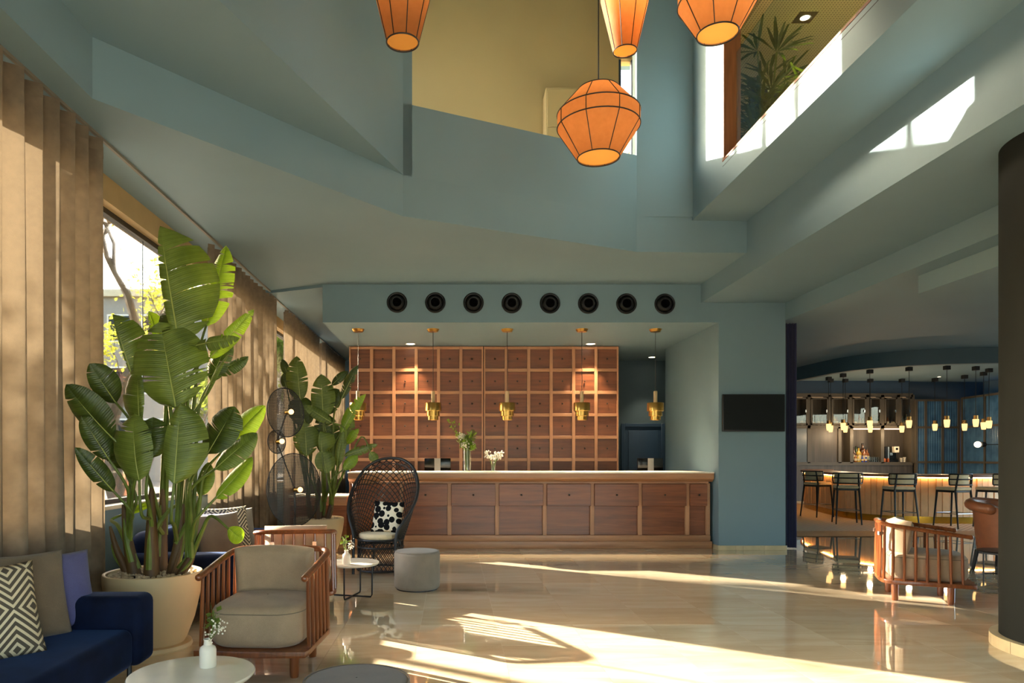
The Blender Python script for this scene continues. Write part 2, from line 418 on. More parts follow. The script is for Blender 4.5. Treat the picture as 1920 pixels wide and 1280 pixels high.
# ================================================================ STRUCTURE
# ---- floor: slab + single marble tiles
mb = MB().box(-3.25, 16, -4, 22, -0.25, -0.0025)
floor = struct('floor', mb, M['joint'], 'polished cream marble floor with long streaks of sunlight')
TS, G = 0.6, 0.0007
tb = MB().box(-TS/2+G, TS/2-G, -TS/2+G, TS/2-G, -0.012, 0.0)
tile0 = None; rest = MB()
nx0, nx1 = -5, 27
for j in range(-7, 37):
    for i in range(nx0, nx1):
        x, y = (i+0.5)*TS - 0.25 + 0, (j+0.5)*TS + 0.1
        if x-0.3 < -3.3 or x+0.3 > 16.1: continue
        if x > 4.75 and y > 11.4: continue
        if y > 17.6: continue
        seen = False
        if 3.7 < y < 11.5 and x < 8.6:
            px = VX+x*F/y
            seen = -260 < px < 2150
        if seen:
            if tile0 is None: tile0 = tb.build('tile', M['floor'], floor, smooth=False, loc=(x,y,0))
            else: inst(tile0, floor, (x,y,0))
        else: rest.box(x-TS/2+G, x+TS/2-G, y-TS/2+G, y+TS/2-G, -0.012, 0.0)
rt = rest.build('tiles_beyond', M['floor'], floor, smooth=False); rt['kind'] = 'stuff'
MB().box(4.75, 16, 11.41, 12.35, -0.012, 0.0).build('stone_band', M['band'], floor, smooth=False)
MB().box(4.75, 16, 12.352, 22, -0.012, 0.0).build('mosaic_field', M['mosaic'], floor, smooth=False)

# ---- ceilings
EDGE = [(-2.45,-4),(-2.45,4.72),(-0.5,7.04),(2.2,8.27),(3.53,8.31)]
A = [(-3.25,-4)]+EDGE+[(3.53,9.84),(-1.84,9.84),(-2.66,10.2),(-3.25,10.2)]
struct('ceiling', MB().prism(A, 3.77, 4.19), M['blue'], 'blue lower ceiling whose angled edge opens to the double-height void', smooth=False)
struct('ceiling', MB().prism([(-3.25,10.2),(-2.66,10.2),(-1.84,9.84),(-1.84,17.6),(-3.25,17.6)], 3.73, 4.19), M['blue'], 'shaded strip of ceiling beyond the desk along the windows', smooth=False)
struct('ceiling', MB().box(-1.84, 4.73, 9.84, 14.0, 3.23, 4.19), M['blue'], 'dropped blue bulkhead over the reception desk with round vents', smooth=False)
struct('ceiling', MB().box(3.53, 4.73, -4, 9.84, 3.51, 4.15), M['blue'], 'deep blue beam running along the right of the hall', smooth=False)
BULK = catmull([(7.2,18.5,0),(7.45,16.2,0),(7.52,14.6,0),(7.62,13.6,0),(7.95,12.95,0),(8.6,12.5,0),(9.7,12.25,0),(11.5,12.3,0),(14,13,0),(16,13.8,0)], 6)
bp = [(p.x,p.y) for p in BULK]
struct('ceiling', MB().prism([(4.73,-4),(16,-4)]+bp[::-1]+[(7.2,22),(4.73,22)], 3.26, 4.15), M['blue'], 'lower blue ceiling in front of the bar', smooth=False)
struct('ceiling', MB().prism(bp+[(16,22),(7.2,22)], 3.56, 3.8), M['blue'], 'pale ceiling above the bar counter', smooth=False)
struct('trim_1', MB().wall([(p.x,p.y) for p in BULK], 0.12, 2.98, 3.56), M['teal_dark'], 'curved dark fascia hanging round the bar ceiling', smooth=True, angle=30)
struct('ceiling', MB().box(4.98, 12, -4, 7.41, 3.07, 3.26), M['blue'], 'boxed-down ceiling step at the upper right', smooth=False)
# upper level
struct('wall_upper_left', MB().prism([(-3.25,-0.88),(-1.46,4.34),(-0.5,7.04),(-0.56,7.2),(-3.25,7.2)], 4.19, 8.4), M['blue'], 'tall slanting grey blue wall of the void', smooth=False)
struct('trim_2', MB().prism([(-0.5,7.04),(-0.41,7.081),(-0.47,7.24),(-0.56,7.2)], 4.19, 8.4), M['blue'], 'narrow blue pier at the left of the upper opening', smooth=False)
struct('wall_parapet', MB().wall([(-0.5,7.04),(2.2,8.27)], 0.15, 4.19, 4.92), M['blue'], 'blue parapet of the upper gallery', smooth=False)
struct('wall_pier', MB().box(2.2, 3.05, 8.27, 8.47, 4.19, 8.4).box(2.87, 3.05, 7.36, 8.27, 4.35, 8.4), M['blue'], 'blue corner pier between gallery and balcony', smooth=False)
struct('floor_balcony', MB().box(2.87, 9, -4, 8.31, 4.15, 4.35).box(3.53, 9, 8.31, 12.6, 4.15, 4.35), M['blue'], 'blue balcony slab on the upper right', smooth=False)
struct('floor_gallery_right', MB().box(2.99, 8.9, -4, 11.4, 4.35, 4.36), M['plinth'], 'pale floor of the balcony', smooth=False)
struct('trim_3', MB().box(2.87, 2.99, -4, 7.36, 4.35, 4.455), M['blue'], 'blue upstand along the balcony edge', smooth=False)
struct('trim_4', MB().box(2.865, 3.0, -4, 7.36, 4.455, 4.478), M['jamb'], 'thin wooden capping on the balcony edge', smooth=False)
struct('trim_5', MB().box(2.868, 2.874, -4, 7.36, 4.405, 4.409), M['black'], 'thin dark strip painted for the shadow gap below the balcony capping', smooth=False)  # black strip stands for the shade in the gap under the capping
struct('trim_6', MB().box(2.872, 3.052, 7.335, 7.36, 4.46, 8.4), M['jamb'], 'walnut lining on the end of the corner pier', smooth=False)
struct('ceiling_balcony', MB().box(3.0, 9, -4, 12.6, 6.5, 6.7), M['cream'], 'cream ceiling over the balcony', smooth=False)
MB().box(3.5, 8.6, 2.0, 10.9, 6.494, 6.5).build('perforated_panel', M['perfceil'], bpy.data.objects['ceiling_balcony'], smooth=False)
struct('wall_balcony_back', MB().box(3.05, 9, 11.4, 11.6, 4.35, 6.5), M['cream'], 'cream back wall of the balcony', smooth=False)
struct('wall_balcony_side', MB().box(8.9, 9, -4, 11.4, 4.35, 4.7).box(8.9, 9, -4, 11.4, 6.3, 8.4).box(8.9, 9, -4, 7.8, 4.7, 6.3).box(8.9, 9, 10.4, 11.4, 4.7, 6.3), M['cream'], 'cream side wall of the balcony', smooth=False)
struct('ceiling_void', MB().box(-3.25, 9, -4, 12.7, 8.4, 8.6), M['blue'], 'high ceiling over the double-height void', smooth=False)
struct('floor_gallery', MB().prism([(-3.25,7.2),(-0.5,7.2),(2.2,8.42),(3.53,8.42),(3.53,12.7),(-3.25,12.7)], 4.0, 4.19+0.01), M['cream'], 'floor of the upper gallery', smooth=False)
struct('wall_gallery', MB().box(-0.8, 2.52, 10.5, 10.7, 4.2, 8.4).box(-0.8, -0.6, 10.7, 12.7, 4.2, 8.4).box(-3.25, -0.8, 12.5, 12.7, 4.2, 8.4).box(2.52, 3.05, 10.5, 10.7, 4.2, 5.45).box(2.52, 3.05, 10.5, 10.7, 7.35, 8.4).box(3.05, 3.2, 8.47, 11.4, 4.2, 8.4), M['cream'], 'cream plaster wall of the upper gallery', smooth=False)
w_up = struct('window_9', MB().box(2.72, 2.80, 10.52, 10.62, 5.45, 7.35).box(2.52, 2.56, 10.52, 10.62, 5.45, 7.35).box(2.52, 3.05, 10.52, 10.62, 5.45, 5.5), M['darkblue'], 'bright narrow window at the right end of the gallery', smooth=False)
MB().box(2.56, 3.05, 10.56, 10.57, 5.5, 7.35).build('pane', M['glass'], w_up, smooth=False)

# ---- left window wall
struct('wall_left', MB().box(-3.25, -3.0, -4, 17.6, 0, 0.87), M['blue'], 'low blue wall under the windows')
struct('trim_7', MB().box(-3.27, -2.96, -4, 17.6, 0.87, 0.905), M['white'], 'pale window sill along the left side', bevel=0.006, seg=2)
struct('trim_8', MB().box(-3.25, -3.0, -4, 17.6, 3.55, 4.19), M['head'], 'oak coloured head above the windows', smooth=False)
struct('wall_upper_window', MB().box(-3.25, -3.05, 7.2, 8.5, 4.8, 8.2).box(-3.25, -3.05, 11.76, 12.7, 4.8, 8.2).box(-3.25, -3.05, 7.2, 12.7, 4.19, 4.8).box(-3.25, -3.05, 7.2, 12.7, 8.2, 8.4).box(-3.25, -3.05, -4, 7.2, 4.19, 8.4), M['cream'], 'upper outer wall with high windows', smooth=False)
bays = [-4, -1.2, 1.8, 4.9, 7.0, 9.6, 12.0, 15.0, 17.6]
for k in range(8):
    y0, y1 = bays[k], bays[k+1]
    fb = MB(); xa, xb = -3.16, -3.09
    thin0 = 0.008 if abs(y0-7.0) < .01 else 0.03; thin1 = 0.008 if abs(y1-7.0) < .01 else 0.03
    for a_, b_, th_ in ((y0,y0+thin0,thin0),(y1-thin1,y1,thin1)):
        if th_ > 0.02: fb.box(xa,xb,a_,b_,0.905,3.55)
        else: fb.box(-3.127,-3.123,a_,b_,0.905,3.55)
    fb.box(xa,xb,y0,y1,0.905,0.945).box(xa,xb,y0,y1,3.5,3.55)
    wn = struct('window_%d' % (k+1), fb, M['frame'], 'tall dark framed window bay behind the curtains', smooth=False)
    MB().box(-3.13,-3.12,y0+thin0,y1-thin1,0.945,3.5).build('pane', M['glass'], wn, smooth=False)
ub = MB()
for yy in (8.5, 9.55, 10.15, 10.8, 11.7): ub.box(-3.18,-3.1,yy,yy+0.06,4.8,8.2)
ub.box(-3.18,-3.1,8.5,11.76,4.8,4.86).box(-3.18,-3.1,8.5,11.76,8.14,8.2)
wn = struct('window_10', ub, M['frame'], 'high window bay of the upper gallery', smooth=False)
MB().box(-3.145,-3.135,8.56,11.7,4.86,8.14).build('pane', M['glass'], wn, smooth=False)

# ---- reception alcove, corridor
struct('wall_right_pier', MB().box(3.78, 4.73, 9.84, 12.3, 0, 3.23), M['blue'], 'blue wall block between reception and bar', smooth=False)
struct('wall_corridor_right', MB().box(4.6, 4.73, 12.3, 22, 0, 3.6), M['blue'], 'blue wall closing the corridor', smooth=False)
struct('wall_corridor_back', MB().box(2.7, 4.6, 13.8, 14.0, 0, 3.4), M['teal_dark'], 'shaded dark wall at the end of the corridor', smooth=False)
struct('wall_back', MB().box(-1.8, 2.87, 12.36, 12.5, 0, 3.4).box(2.72, 2.87, 12.5, 13.8, 0, 3.4).box(-1.8,-1.66,12.5,17.6,0,3.8), M['darkblue'], 'dark wall behind the drawer cabinets', smooth=False)
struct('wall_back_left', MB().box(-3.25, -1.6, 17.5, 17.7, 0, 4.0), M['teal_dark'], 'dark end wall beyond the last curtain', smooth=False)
d = struct('door_1', MB().box(3.36,3.43,13.76,13.8,0,1.98).box(4.15,4.22,13.76,13.8,0,1.98).box(3.43,4.15,13.76,13.8,1.91,1.98), M['darkblue'], 'navy panelled door at the end of the corridor', bevel=0.006, seg=1)
MB().box(3.43,4.15,13.785,13.8,0,1.91).build('door_leaf', M['darkblue'], d, smooth=False)
MB().box(3.50,4.08,13.772,13.785,0.1,1.84).build('door_panel', M['darkblue'], d, bevel=0.008, seg=2)
# skirting of blue block: stone by stone
sk = struct('baseboard_right', MB().box(3.775,4.745,9.828,9.84,0.0,0.006), M['plinth'], 'travertine skirting round the blue wall block', smooth=False)
xs = [3.765, 4.02, 4.12, 4.42, 4.745]
for a, b in zip(xs, xs[1:]): MB().box(a+.001,b-.001,9.822,9.84,0,0.066).build('stone', M['plinth'], sk, bevel=0.003, seg=1)
for a, b in ((9.84,10.14),(10.14,10.6)): MB().box(3.765,3.78,a+.001,b-.001,0,0.066).build('stone', M['plinth'], sk, bevel=0.003, seg=1)
# ---- bar shell
struct('wall_bar_back', MB().box(4.7,16,20.9,21.1,0,3.8), M['darkblue'], 'dark blue wall behind the bar cabinet', smooth=False)
struct('wall_right', MB().box(16,16.2,-4,22,0,0.5).box(16,16.2,-4,22,3.2,4.2).box(16,16.2,-4,6,.5,3.2).box(16,16.2,19.5,22,.5,3.2), M['blue'], 'blue wall at the far right', smooth=False)
# ---- facade behind the camera
fr = MB()
for a, b in ((-3.25,0.2),(3.2,4.4),(8.0,16.2)): fr.box(a,b,-4.2,-4,0,3.0)
fr.box(-3.25,16.2,-4.2,-4,3.0,8.6)
struct('wall_front', fr, M['blue'], 'street facade of the hall opposite the desk', smooth=False)

# ---- round column
cc = (4.33, 4.69)
struct('wall_column', MB().lathe([(0.5,0.0),(0.5,3.53)], 64, (cc[0],cc[1],0)), M['column'], 'round charcoal green column at the right edge')
pl = struct('baseboard_column', MB().lathe([(0.502,0.0),(0.502,0.05)], 64, (cc[0],cc[1],0), False), M['plinth'], 'travertine ring round the foot of the column')
for k in range(14):
    a0, a1 = 2*pi*k/14+.004, 2*pi*(k+1)/14-.004; pts = []
    for q in range(7): a = a0+(a1-a0)*q/6; pts.append((cc[0]+0.555*cos(a), cc[1]+0.555*sin(a)))
    for q in range(6,-1,-1): a = a0+(a1-a0)*q/6; pts.append((cc[0]+0.502*cos(a), cc[1]+0.502*sin(a)))
    MB().prism(pts, 0, 0.08).build('stone', M['plinth'], pl, smooth=False)
# ================================================================ RECEPTION DESK
desk = thing('reception_desk', 'long walnut reception desk with panelled front and white stone top', 'desk', (1.13,10.3,0))
ox, oy = 1.13, 10.3
def L(x0,x1,y0,y1,z0,z1): return MB().box(x0-ox,x1-ox,y0-oy,y1-oy,z0,z1)
L(-1.46,3.72,10.10,10.7,0.0,1.05).build('carcass', M['desk'], desk, smooth=False)
L(-1.49,3.75,9.995,10.2,0,0.105).build('plinth', M['deskrail'], desk, bevel=0.006, seg=2)
L(-1.475,3.735,10.025,10.2,0.105,0.19).build('base_rail', M['deskrail'], desk, bevel=0.006, seg=2)
L(-1.46,3.72,10.05,10.2,0.935,0.965).build('top_rail', M['deskrail'], desk, bevel=0.004, seg=1)
cn = MB(); pr = [(10.04,0.965),(10.015,0.985),(9.985,1.0),(9.975,1.02),(9.975,1.085),(10.6,1.085),(10.6,0.965)]
cn.add([(-1.5-ox,y-oy,z) for y,z in pr]+[(3.765-ox,y-oy,z) for y,z in pr], [tuple(range(7)), tuple(range(13,6,-1))]+[(i,7+i,7+(i+1)%7,(i+1)%7) for i in range(7)])
cn.build('cornice', M['deskrail'], desk, smooth=False)
L(-1.505,3.77,9.968,10.85,1.085,1.105).build('stone_top', M['marbletop'], desk, bevel=0.003, seg=1)
cx = [(p-VX)*10.04/F for p in (664.2,753.4,842.7,932.2,1021.5,1110.6,1199.9,1289.2,1328)]
for x in cx: L(x-0.03,x+0.03,10.045,10.11,0.19,0.94).build('stile', M['deskstile'], desk, bevel=0.003, seg=1)
for a, b in zip(cx, cx[1:]):
    L(a+0.031,b-0.031,10.09,10.105,0.195,0.61).build('lower_panel', M['desk'], desk, smooth=False)
    dr = L(a+0.026,b-0.026,10.0,10.09,0.615,0.932).build('drawer_front', M['desk'], desk, bevel=0.004, seg=1)
    m_ = (a+b)/2-ox
    MB().tube([(m_,10.002-oy,0.775),(m_,9.98-oy,0.775)],0.007,8).sphere((m_,9.975-oy,0.775),0.014,10,6).build('knob', M['knob'], dr)
low = thing('side_desk', 'lower walnut desk section with white top behind the planter', 'desk', (-1.95,10.3,0))
MB().box(-0.4,0.42,-0.25,0.3,0,0.74).build('carcass', M['desk'], low, bevel=0.004, seg=1)
MB().box(-0.42,0.435,-0.29,0.32,0.74,0.762).build('stone_top', M['marbletop'], low, bevel=0.003, seg=1)
MB().box(-0.41,0.425,-0.27,-0.25,0.62,0.74).build('top_rail', M['deskrail'], low, bevel=0.006, seg=2)
MB().box(-0.41,0.425,-0.27,-0.25,0,0.14).build('plinth', M['deskrail'], low, bevel=0.004, seg=1)

# ================================================================ DRAWER WALL
kn0 = MB().tube([(0,-0.0,0),(0,-0.018,0)],0.005,6).sphere((0,-0.024,0),0.015,8,5)
dr0 = kb0 = None
for u, (xa, xb, lab) in enumerate(((-1.775,0.533,'left walnut drawer cabinet, its leftmost column behind the palm'),(0.542,2.862,'right walnut drawer cabinet, ending at the dark corridor'))):
    t = thing('drawer_cabinet', lab, 'cabinet', ((xa+xb)/2,12.1,0), group='drawer cabinets behind the desk')
    hw = (xb-xa)/2
    MB().box(-hw,hw,-0.115,0.24,0,3.22).build('carcass', M['drawer'], t, smooth=False)
    pw = 2*hw/6; ph = 0.3855; top = 3.2
    for k in range(7):
        x = -hw+pw*k; wd = 0.027
        x0, x1 = max(-hw, x-wd), min(hw, x+wd)
        MB().box(x0,x1,-0.17,-0.11,0,3.22).build('stile', M['deskstile'], t, bevel=0.003, seg=1)
    for r in range(9):
        z = top-ph*r
        MB().box(-hw,hw,-0.166,-0.11,z-0.027,min(z+0.027,3.22)).build('rail', M['deskrail'], t, bevel=0.003, seg=1)
    for r in range(8):
        for k in range(6):
            loc = (-hw+pw*(k+.5), -0.13, top-ph*(r+.5))
            if dr0 is None:
                dr0 = MB().box(-pw/2+0.023,pw/2-0.023,-0.012,0.014,-ph/2+0.023,ph/2-0.023).build('drawer', M['drawer'], t, bevel=0.004, seg=1, loc=loc)
                kb0 = kn0.build('knob', M['knob'], dr0, loc=(0,-0.012,0))
            else:
                c = inst(dr0, t, loc); inst(kb0, c, (0,-0.012,0))

# ================================================================ VENTS IN BULKHEAD
ORD = ['first','second','third','fourth','fifth','sixth','seventh','eighth','ninth','tenth','eleventh','twelfth','thirteenth','fourteenth']
v0 = None
for k in range(8):
    loc = ((744.5+71.65*k-VX)*9.84/F, 9.84, 3.512-0.003*k)
    lab = '%s black round air nozzle from the left on the blue bulkhead' % ORD[k]
    if v0 is None:
        v0 = thing('air_nozzle', lab, 'vent', loc, group='air nozzles over the desk')
        R = (pi/2,0,0)
        MB().lathe([(0.145,0.0),(0.145,0.016),(0.132,0.03),(0.118,0.026),(0.112,0.0)],40,cap=False).build('flange', M['vent'], v0, rot=R)
        MB().lathe([(0.116,0.004),(0.1,0.03),(0.082,0.05),(0.07,0.052),(0.064,0.05),(0.06,0.01)],40,cap=False).build('cone', M['vent'], v0, rot=R)
        MB().lathe([(0.062,0.012),(0.0005,0.014)],32,cap=False).build('throat', M['void'], v0, rot=R)  # shallow disc, the dark of the hole is painted on
    else: dup(v0, loc, None, lab)

# ================================================================ BRASS PENDANTS
labs = ['brass tiered pendant lamp half hidden by a palm leaf','second brass tiered pendant lamp, over the monitor at the left of the desk','brass tiered pendant lamp above the white flowers at mid desk','fourth brass tiered pendant lamp from the left over the desk','rightmost brass tiered pendant lamp, in front of the dark corridor']
p0 = None
for k, x in enumerate((671.5,812,951,1091,1229)):
    loc = ((x-VX)*10.37/F, 10.37, 3.23)
    if p0 is None:
        p0 = thing('pendant_lamp', labs[k], 'pendant lamp', loc, group='brass pendants over the desk')
        MB().lathe([(0.07,-0.04),(0.09,-0.01),(0.092,0.0)],32).build('canopy', M['brass'], p0)
        MB().tube([(0,0,-0.035),(0,0,-0.93)],0.004,6).build('cord', M['black'], p0)
        MB().lathe([(0.0005,-0.924),(0.026,-0.925),(0.028,-0.94),(0.028,-1.1)],20).build('handle', M['palewood'], p0)
        MB().lathe([(0.02,-1.097),(0.118,-1.1),(0.122,-1.105),(0.122,-1.222),(0.118,-1.226),(0.098,-1.226),(0.098,-1.296),(0.094,-1.30),(0.077,-1.30),(0.077,-1.356),(0.072,-1.352),(0.072,-1.12)],40,cap=False).build('shade', M['brass'], p0)
        MB().sphere((0,0,-1.28),0.035,12,8).build('bulb', emit('warm_bulb',(1,.72,.4,1),6), p0)
        ld = bpy.data.lights.new('lamp_light','SPOT'); ld.energy = 80; ld.spot_size = radians(92); ld.spot_blend = 0.5; ld.color = (1,.78,.52); ld.shadow_soft_size = 0.05
        lo = bpy.data.objects.new('lamp_light', ld); C.objects.link(lo); lo.parent = p0; lo.location = (0,0,-1.345)
    else: dup(p0, loc, None, labs[k])

def spot(parent, loc, power, size=70, blend=0.6, col=(1,.75,.48), r=0.04, aim=None):
    ld = bpy.data.lights.new('lamp_light','SPOT'); ld.energy = power; ld.spot_size = radians(size); ld.spot_blend = blend; ld.color = col; ld.shadow_soft_size = r
    o = bpy.data.objects.new('lamp_light', ld); C.objects.link(o); o.parent = parent; o.location = loc
    if aim: o.rotation_euler = Vector(aim).to_track_quat('-Z','Y').to_euler()
    return o
def point(parent, loc, power, col=(1,.7,.4), r=0.04):
    ld = bpy.data.lights.new('lamp_light','POINT'); ld.energy = power; ld.color = col; ld.shadow_soft_size = r
    o = bpy.data.objects.new('lamp_light', ld); C.objects.link(o); o.parent = parent; o.location = loc; return o
EM_DOWN = emit('downlight_glow',(1,.82,.58,1),6)
def downlight(loc, lab, power, r=0.085, size=75, group='recessed downlights', up=0.0):
    t = thing('downlight', lab, 'downlight', loc, group=group)
    MB().lathe([(r,0.0),(r,-0.006),(r*0.86,-0.006),(r*0.84,0.0)],28,cap=False).build('trim_ring', M['white'], t)
    MB().lathe([(r*0.84,-0.002),(0.0005,-0.002)],28,cap=False).build('lens', EM_DOWN, t)
    spot(t, (0,0,-0.012), power, size, 0.7)
downlight((-0.705,11.72,3.23), 'round downlight shining on the left drawer cabinet', 100)
downlight((2.34,11.72,3.23), 'round downlight shining on the right drawer cabinet', 100)
downlight((3.83,13.3,3.23), 'small round downlight in the dark corridor ceiling', 45, 0.07)

# ================================================================ TELEVISION
t = thing('wall_television', 'flat black television screen on the blue wall block', 'television', (4.255,9.84,1.945))
MB().box(-0.44,0.44,-0.06,-0.02,-0.262,0.262).build('casing', M['black'], t, bevel=0.006, seg=2)
MB().box(-0.425,0.425,-0.0625,-0.055,-0.24,0.248).build('screen', M['screen'], t, smooth=False)
MB().box(-0.15,0.15,-0.02,0.0,-0.1,0.1).build('bracket', M['black'], t, smooth=False)

# ================================================================ COUNTER ITEMS
def monitor(loc, rz, lab):
    t = thing('monitor', lab, 'monitor', loc, rz, 'monitors seen from behind')
    MB().box(-0.21,0.21,-0.015,0.02,0.0,0.20).build('casing', M['blackgloss'], t, bevel=0.008, seg=2)
    MB().box(-0.048,0.048,-0.024,-0.015,0.0,0.199).build('silver_strip', M['silver'], t, smooth=False)
    MB().box(-0.03,0.03,-0.01,0.03,-0.35,0.0).box(-0.12,0.12,-0.06,0.08,-0.365,-0.35).build('stand', M['chrome'], t, smooth=False)
sh = tag(MB().box(-1.4,3.7,10.87,11.35,0.70,0.735).build('staff_worktop', M['marbletop'], smooth=False), 'lower staff worktop behind the reception desk', 'worktop')
for k, x in enumerate((-1.4,1.1,3.66)): MB().box(x-0.02 if k else x, x+0.02 if k<2 else 3.7,10.9,11.33,0,0.70).build('support_panel', M['desk'], sh, smooth=False)
monitor((-0.235,11.1,1.10), radians(-4), 'black monitor with silver strip on the left behind the desk')
monitor((3.17,11.1,1.10), radians(6), 'black monitor with silver strip before the navy corridor door')

# ================================================================ CURTAINS
def curtain(y0, y1, lab, seed, X=-2.72, z0=0.015, z1=3.70, pitch=0.19, amp=0.075, mat='curtain', group='taupe curtains along the windows'):
    rnd = random.Random(seed); n = int(round((y1-y0)/pitch)); per = 12; rows = []
    off = [rnd.uniform(-0.02,0.02) for _ in range(n+2)]; ph = [rnd.uniform(0.75,1.25) for _ in range(n+2)]
    for iz in range(15):
        tz = iz/14; z = z0+(z1-z0)*tz; row = []
        for k in range(n*per+1):
            s = k/per; i = int(s); f = s-i
            wv = sin(2*pi*f)
            a = amp*(ph[i]*(1-f)+ph[i+1]*f)*(0.85+0.25*(1-tz))
            x = X+a*wv+off[i]*(1-tz)*(1-f)+off[i+1]*(1-tz)*f+0.012*sin(3*s+seed)*(1-tz)
            y = y0+(y1-y0)*s/n+0.018*sin(4*pi*f)*(1-0.3*tz)+0.02*sin(1.7*s+2*tz)*(1-tz)
            row.append((x-X, y-(y0+y1)/2, z))
        rows.append(row)
    t = thing('curtain', lab, 'curtain', (X,(y0+y1)/2,0), group=group)
    MB().grid(rows).build('drape', M[mat], t, angle=80)
    hd = []
    for tz, ex in ((0.0,0.002),(1.0,0.002)):
        hd.append([(p[0]*1.0+0.003, p[1], z1-0.09+0.092*tz) for p in rows[-1]])
    MB().grid(hd).build('heading_tape', M[mat], t, angle=80)
    return t
curtain(2.3, 5.40, 'tall taupe curtain at the left edge of the picture', 3, z1=3.74)
curtain(7.72, 10.60, 'tall taupe curtain between the big palm and the round mesh lamps', 5)
curtain(11.25, 14.0, 'third taupe curtain, behind the smaller palm', 8)
curtain(14.45, 17.3, 'farthest taupe curtain, next to the dark end wall', 11)
rl = thing('curtain_rail', 'slim metal curtain rail under the ceiling above the windows', 'curtain rail', (-2.68,6,3.77))
MB().box(-0.012,0.012,-10,4.2,-0.022,0.0).build('track', M['rail'], rl, smooth=False)
rl2 = thing('curtain_rail', 'farther curtain rail section beyond the desk line', 'curtain rail', (-2.68,13.8,3.73))
MB().box(-0.012,0.012,-3.58,3.6,-0.022,0.0).build('track', M['rail'], rl2, smooth=False)

# navy curtain at the bar opening
rows = []
for iz in range(8):
    z = 0.015+(3.245-0.015)*iz/7
    rows.append([(0.01*sin(k*0.9)+0.16*k/24, 0.035*sin(k*1.05), z) for k in range(25)])
t = thing('navy_curtain', 'dark navy curtain hanging beside the blue wall block', 'curtain', (4.79,10.0,0))
MB().grid(rows).build('drape', M['navycurtain'], t, angle=80)

# ================================================================ LARGE AMBER LANTERNS
def lantern(lab, cx, cyy, prof, rings, nrib, power):
    z0 = prof[0][1]
    t = thing('lantern_pendant', lab, 'pendant lamp', (cx,cyy,z0), group='amber lanterns in the void')
    pr = [(r,z-z0) for r,z in prof]
    MB().lathe(pr,48,cap=False).build('shade', M['shade'], t, angle=20)
    MB().lathe([(pr[0][0]*0.985,0.012),(0.0005,0.012)],40,cap=False).build('diffuser', M['diffuser'], t)
    MB().lathe([(0.0005,pr[-1][1]-0.004),(pr[-1][0]*0.98,pr[-1][1]-0.004)],40,cap=False).build('top_disc', M['shade'], t)
    for i in rings:
        r, z = pr[i]
        MB().tube([(r*1.004*cos(2*pi*k/48), r*1.004*sin(2*pi*k/48), z) for k in range(48)], 0.0055, 6, closed=True).build('ring', M['black'], t)
    for k in range(nrib):
        a = 2*pi*(k+0.37)/nrib
        MB().tube([(r*1.006*cos(a), r*1.006*sin(a), z) for r,z in pr], 0.004, 5).build('rib', M['black'], t)
    MB().tube([(0,0,pr[-1][1]-0.01),(0,0,8.4-z0)],0.006,6).build('cord', M['black'], t)
    zb = pr[len(pr)//2][1]
    MB().sphere((0,0,zb),0.045,12,8).build('bulb', emit('lantern_bulb',(1,.68,.34,1),25), t)
    point(t, (0,0,zb-0.02), power, (1,.72,.42), 0.05)
lantern('large faceted amber lantern with double black ring, hanging lowest', 1.265, 6.0, [(0.18,3.915),(0.352,4.185),(0.352,4.30),(0.175,4.50)], (0,1,2,3), 8, 3.0)
lantern('amber cone lantern at the left of the void', -0.358, 5.0, [(0.115,4.317),(0.25,4.86),(0.2,4.95)], (0,1,2), 8, 1.8)
lantern('slim amber cone lantern above the lowest lantern', 1.62, 6.5, [(0.108,5.13),(0.225,5.63),(0.18,5.7)], (0,1,2), 8, 1.8)
lantern('wide amber drum lantern beside the balcony', 1.99, 5.2, [(0.148,4.5),(0.285,4.735),(0.285,4.83),(0.16,5.02)], (0,1,2,3), 8, 2.4)

# ================================================================ BALCONY
gb = thing('glass_balustrade', 'clear glass balustrade on the balcony edge', 'balustrade', (2.935,0,4.478))
for a, b in ((-2.5,1.2),(1.22,4.2),(4.22,7.15)): MB().box(-0.006,0.006,a,b,0,1.02).build('pane', M['clearglass'], gb, smooth=False)
bp_ = tag(MB().box(3.95,4.5,9.2,9.25,4.36,6.2).build('screen_panel', M['darkblue'], smooth=False), 'dark blue screen panel behind the balcony palms', 'screen')
downlight((4.15,8.16,6.494), 'square framed downlight in the perforated balcony ceiling', 150, 0.06)
MB().box(-0.11,0.11,-0.11,0.11,-0.0012,0.0).build('square_plate', M['brassdark'], bpy.data.objects['downlight.003'], smooth=False)
downlight((4.6,4.2,6.494), 'unseen downlight added to brighten the balcony ceiling, nearest the camera', 200, 0.06)  # extra lamp out of view, added to brighten the perforated ceiling
downlight((5.6,6.6,6.494), 'unseen downlight added to brighten the balcony ceiling, far side', 200, 0.06)  # second added lamp out of view, its floor bounce lifts the ceiling
cb = thing('gallery_cabinet', 'tall cream cabinet against the gallery wall behind the lantern', 'cabinet', (1.75,10.3,4.2))
MB().box(-0.38,0.38,-0.15,0.19,0,2.53).build('carcass', M['cream'], cb, bevel=0.01, seg=2)
MB().box(-0.36,0.36,-0.165,-0.15,1.95,2.5).build('upper_door', M['cream'], cb, bevel=0.005, seg=1)
MB().box(-0.36,0.36,-0.165,-0.15,0.05,1.94).build('lower_door', M['cream'], cb, bevel=0.005, seg=1)
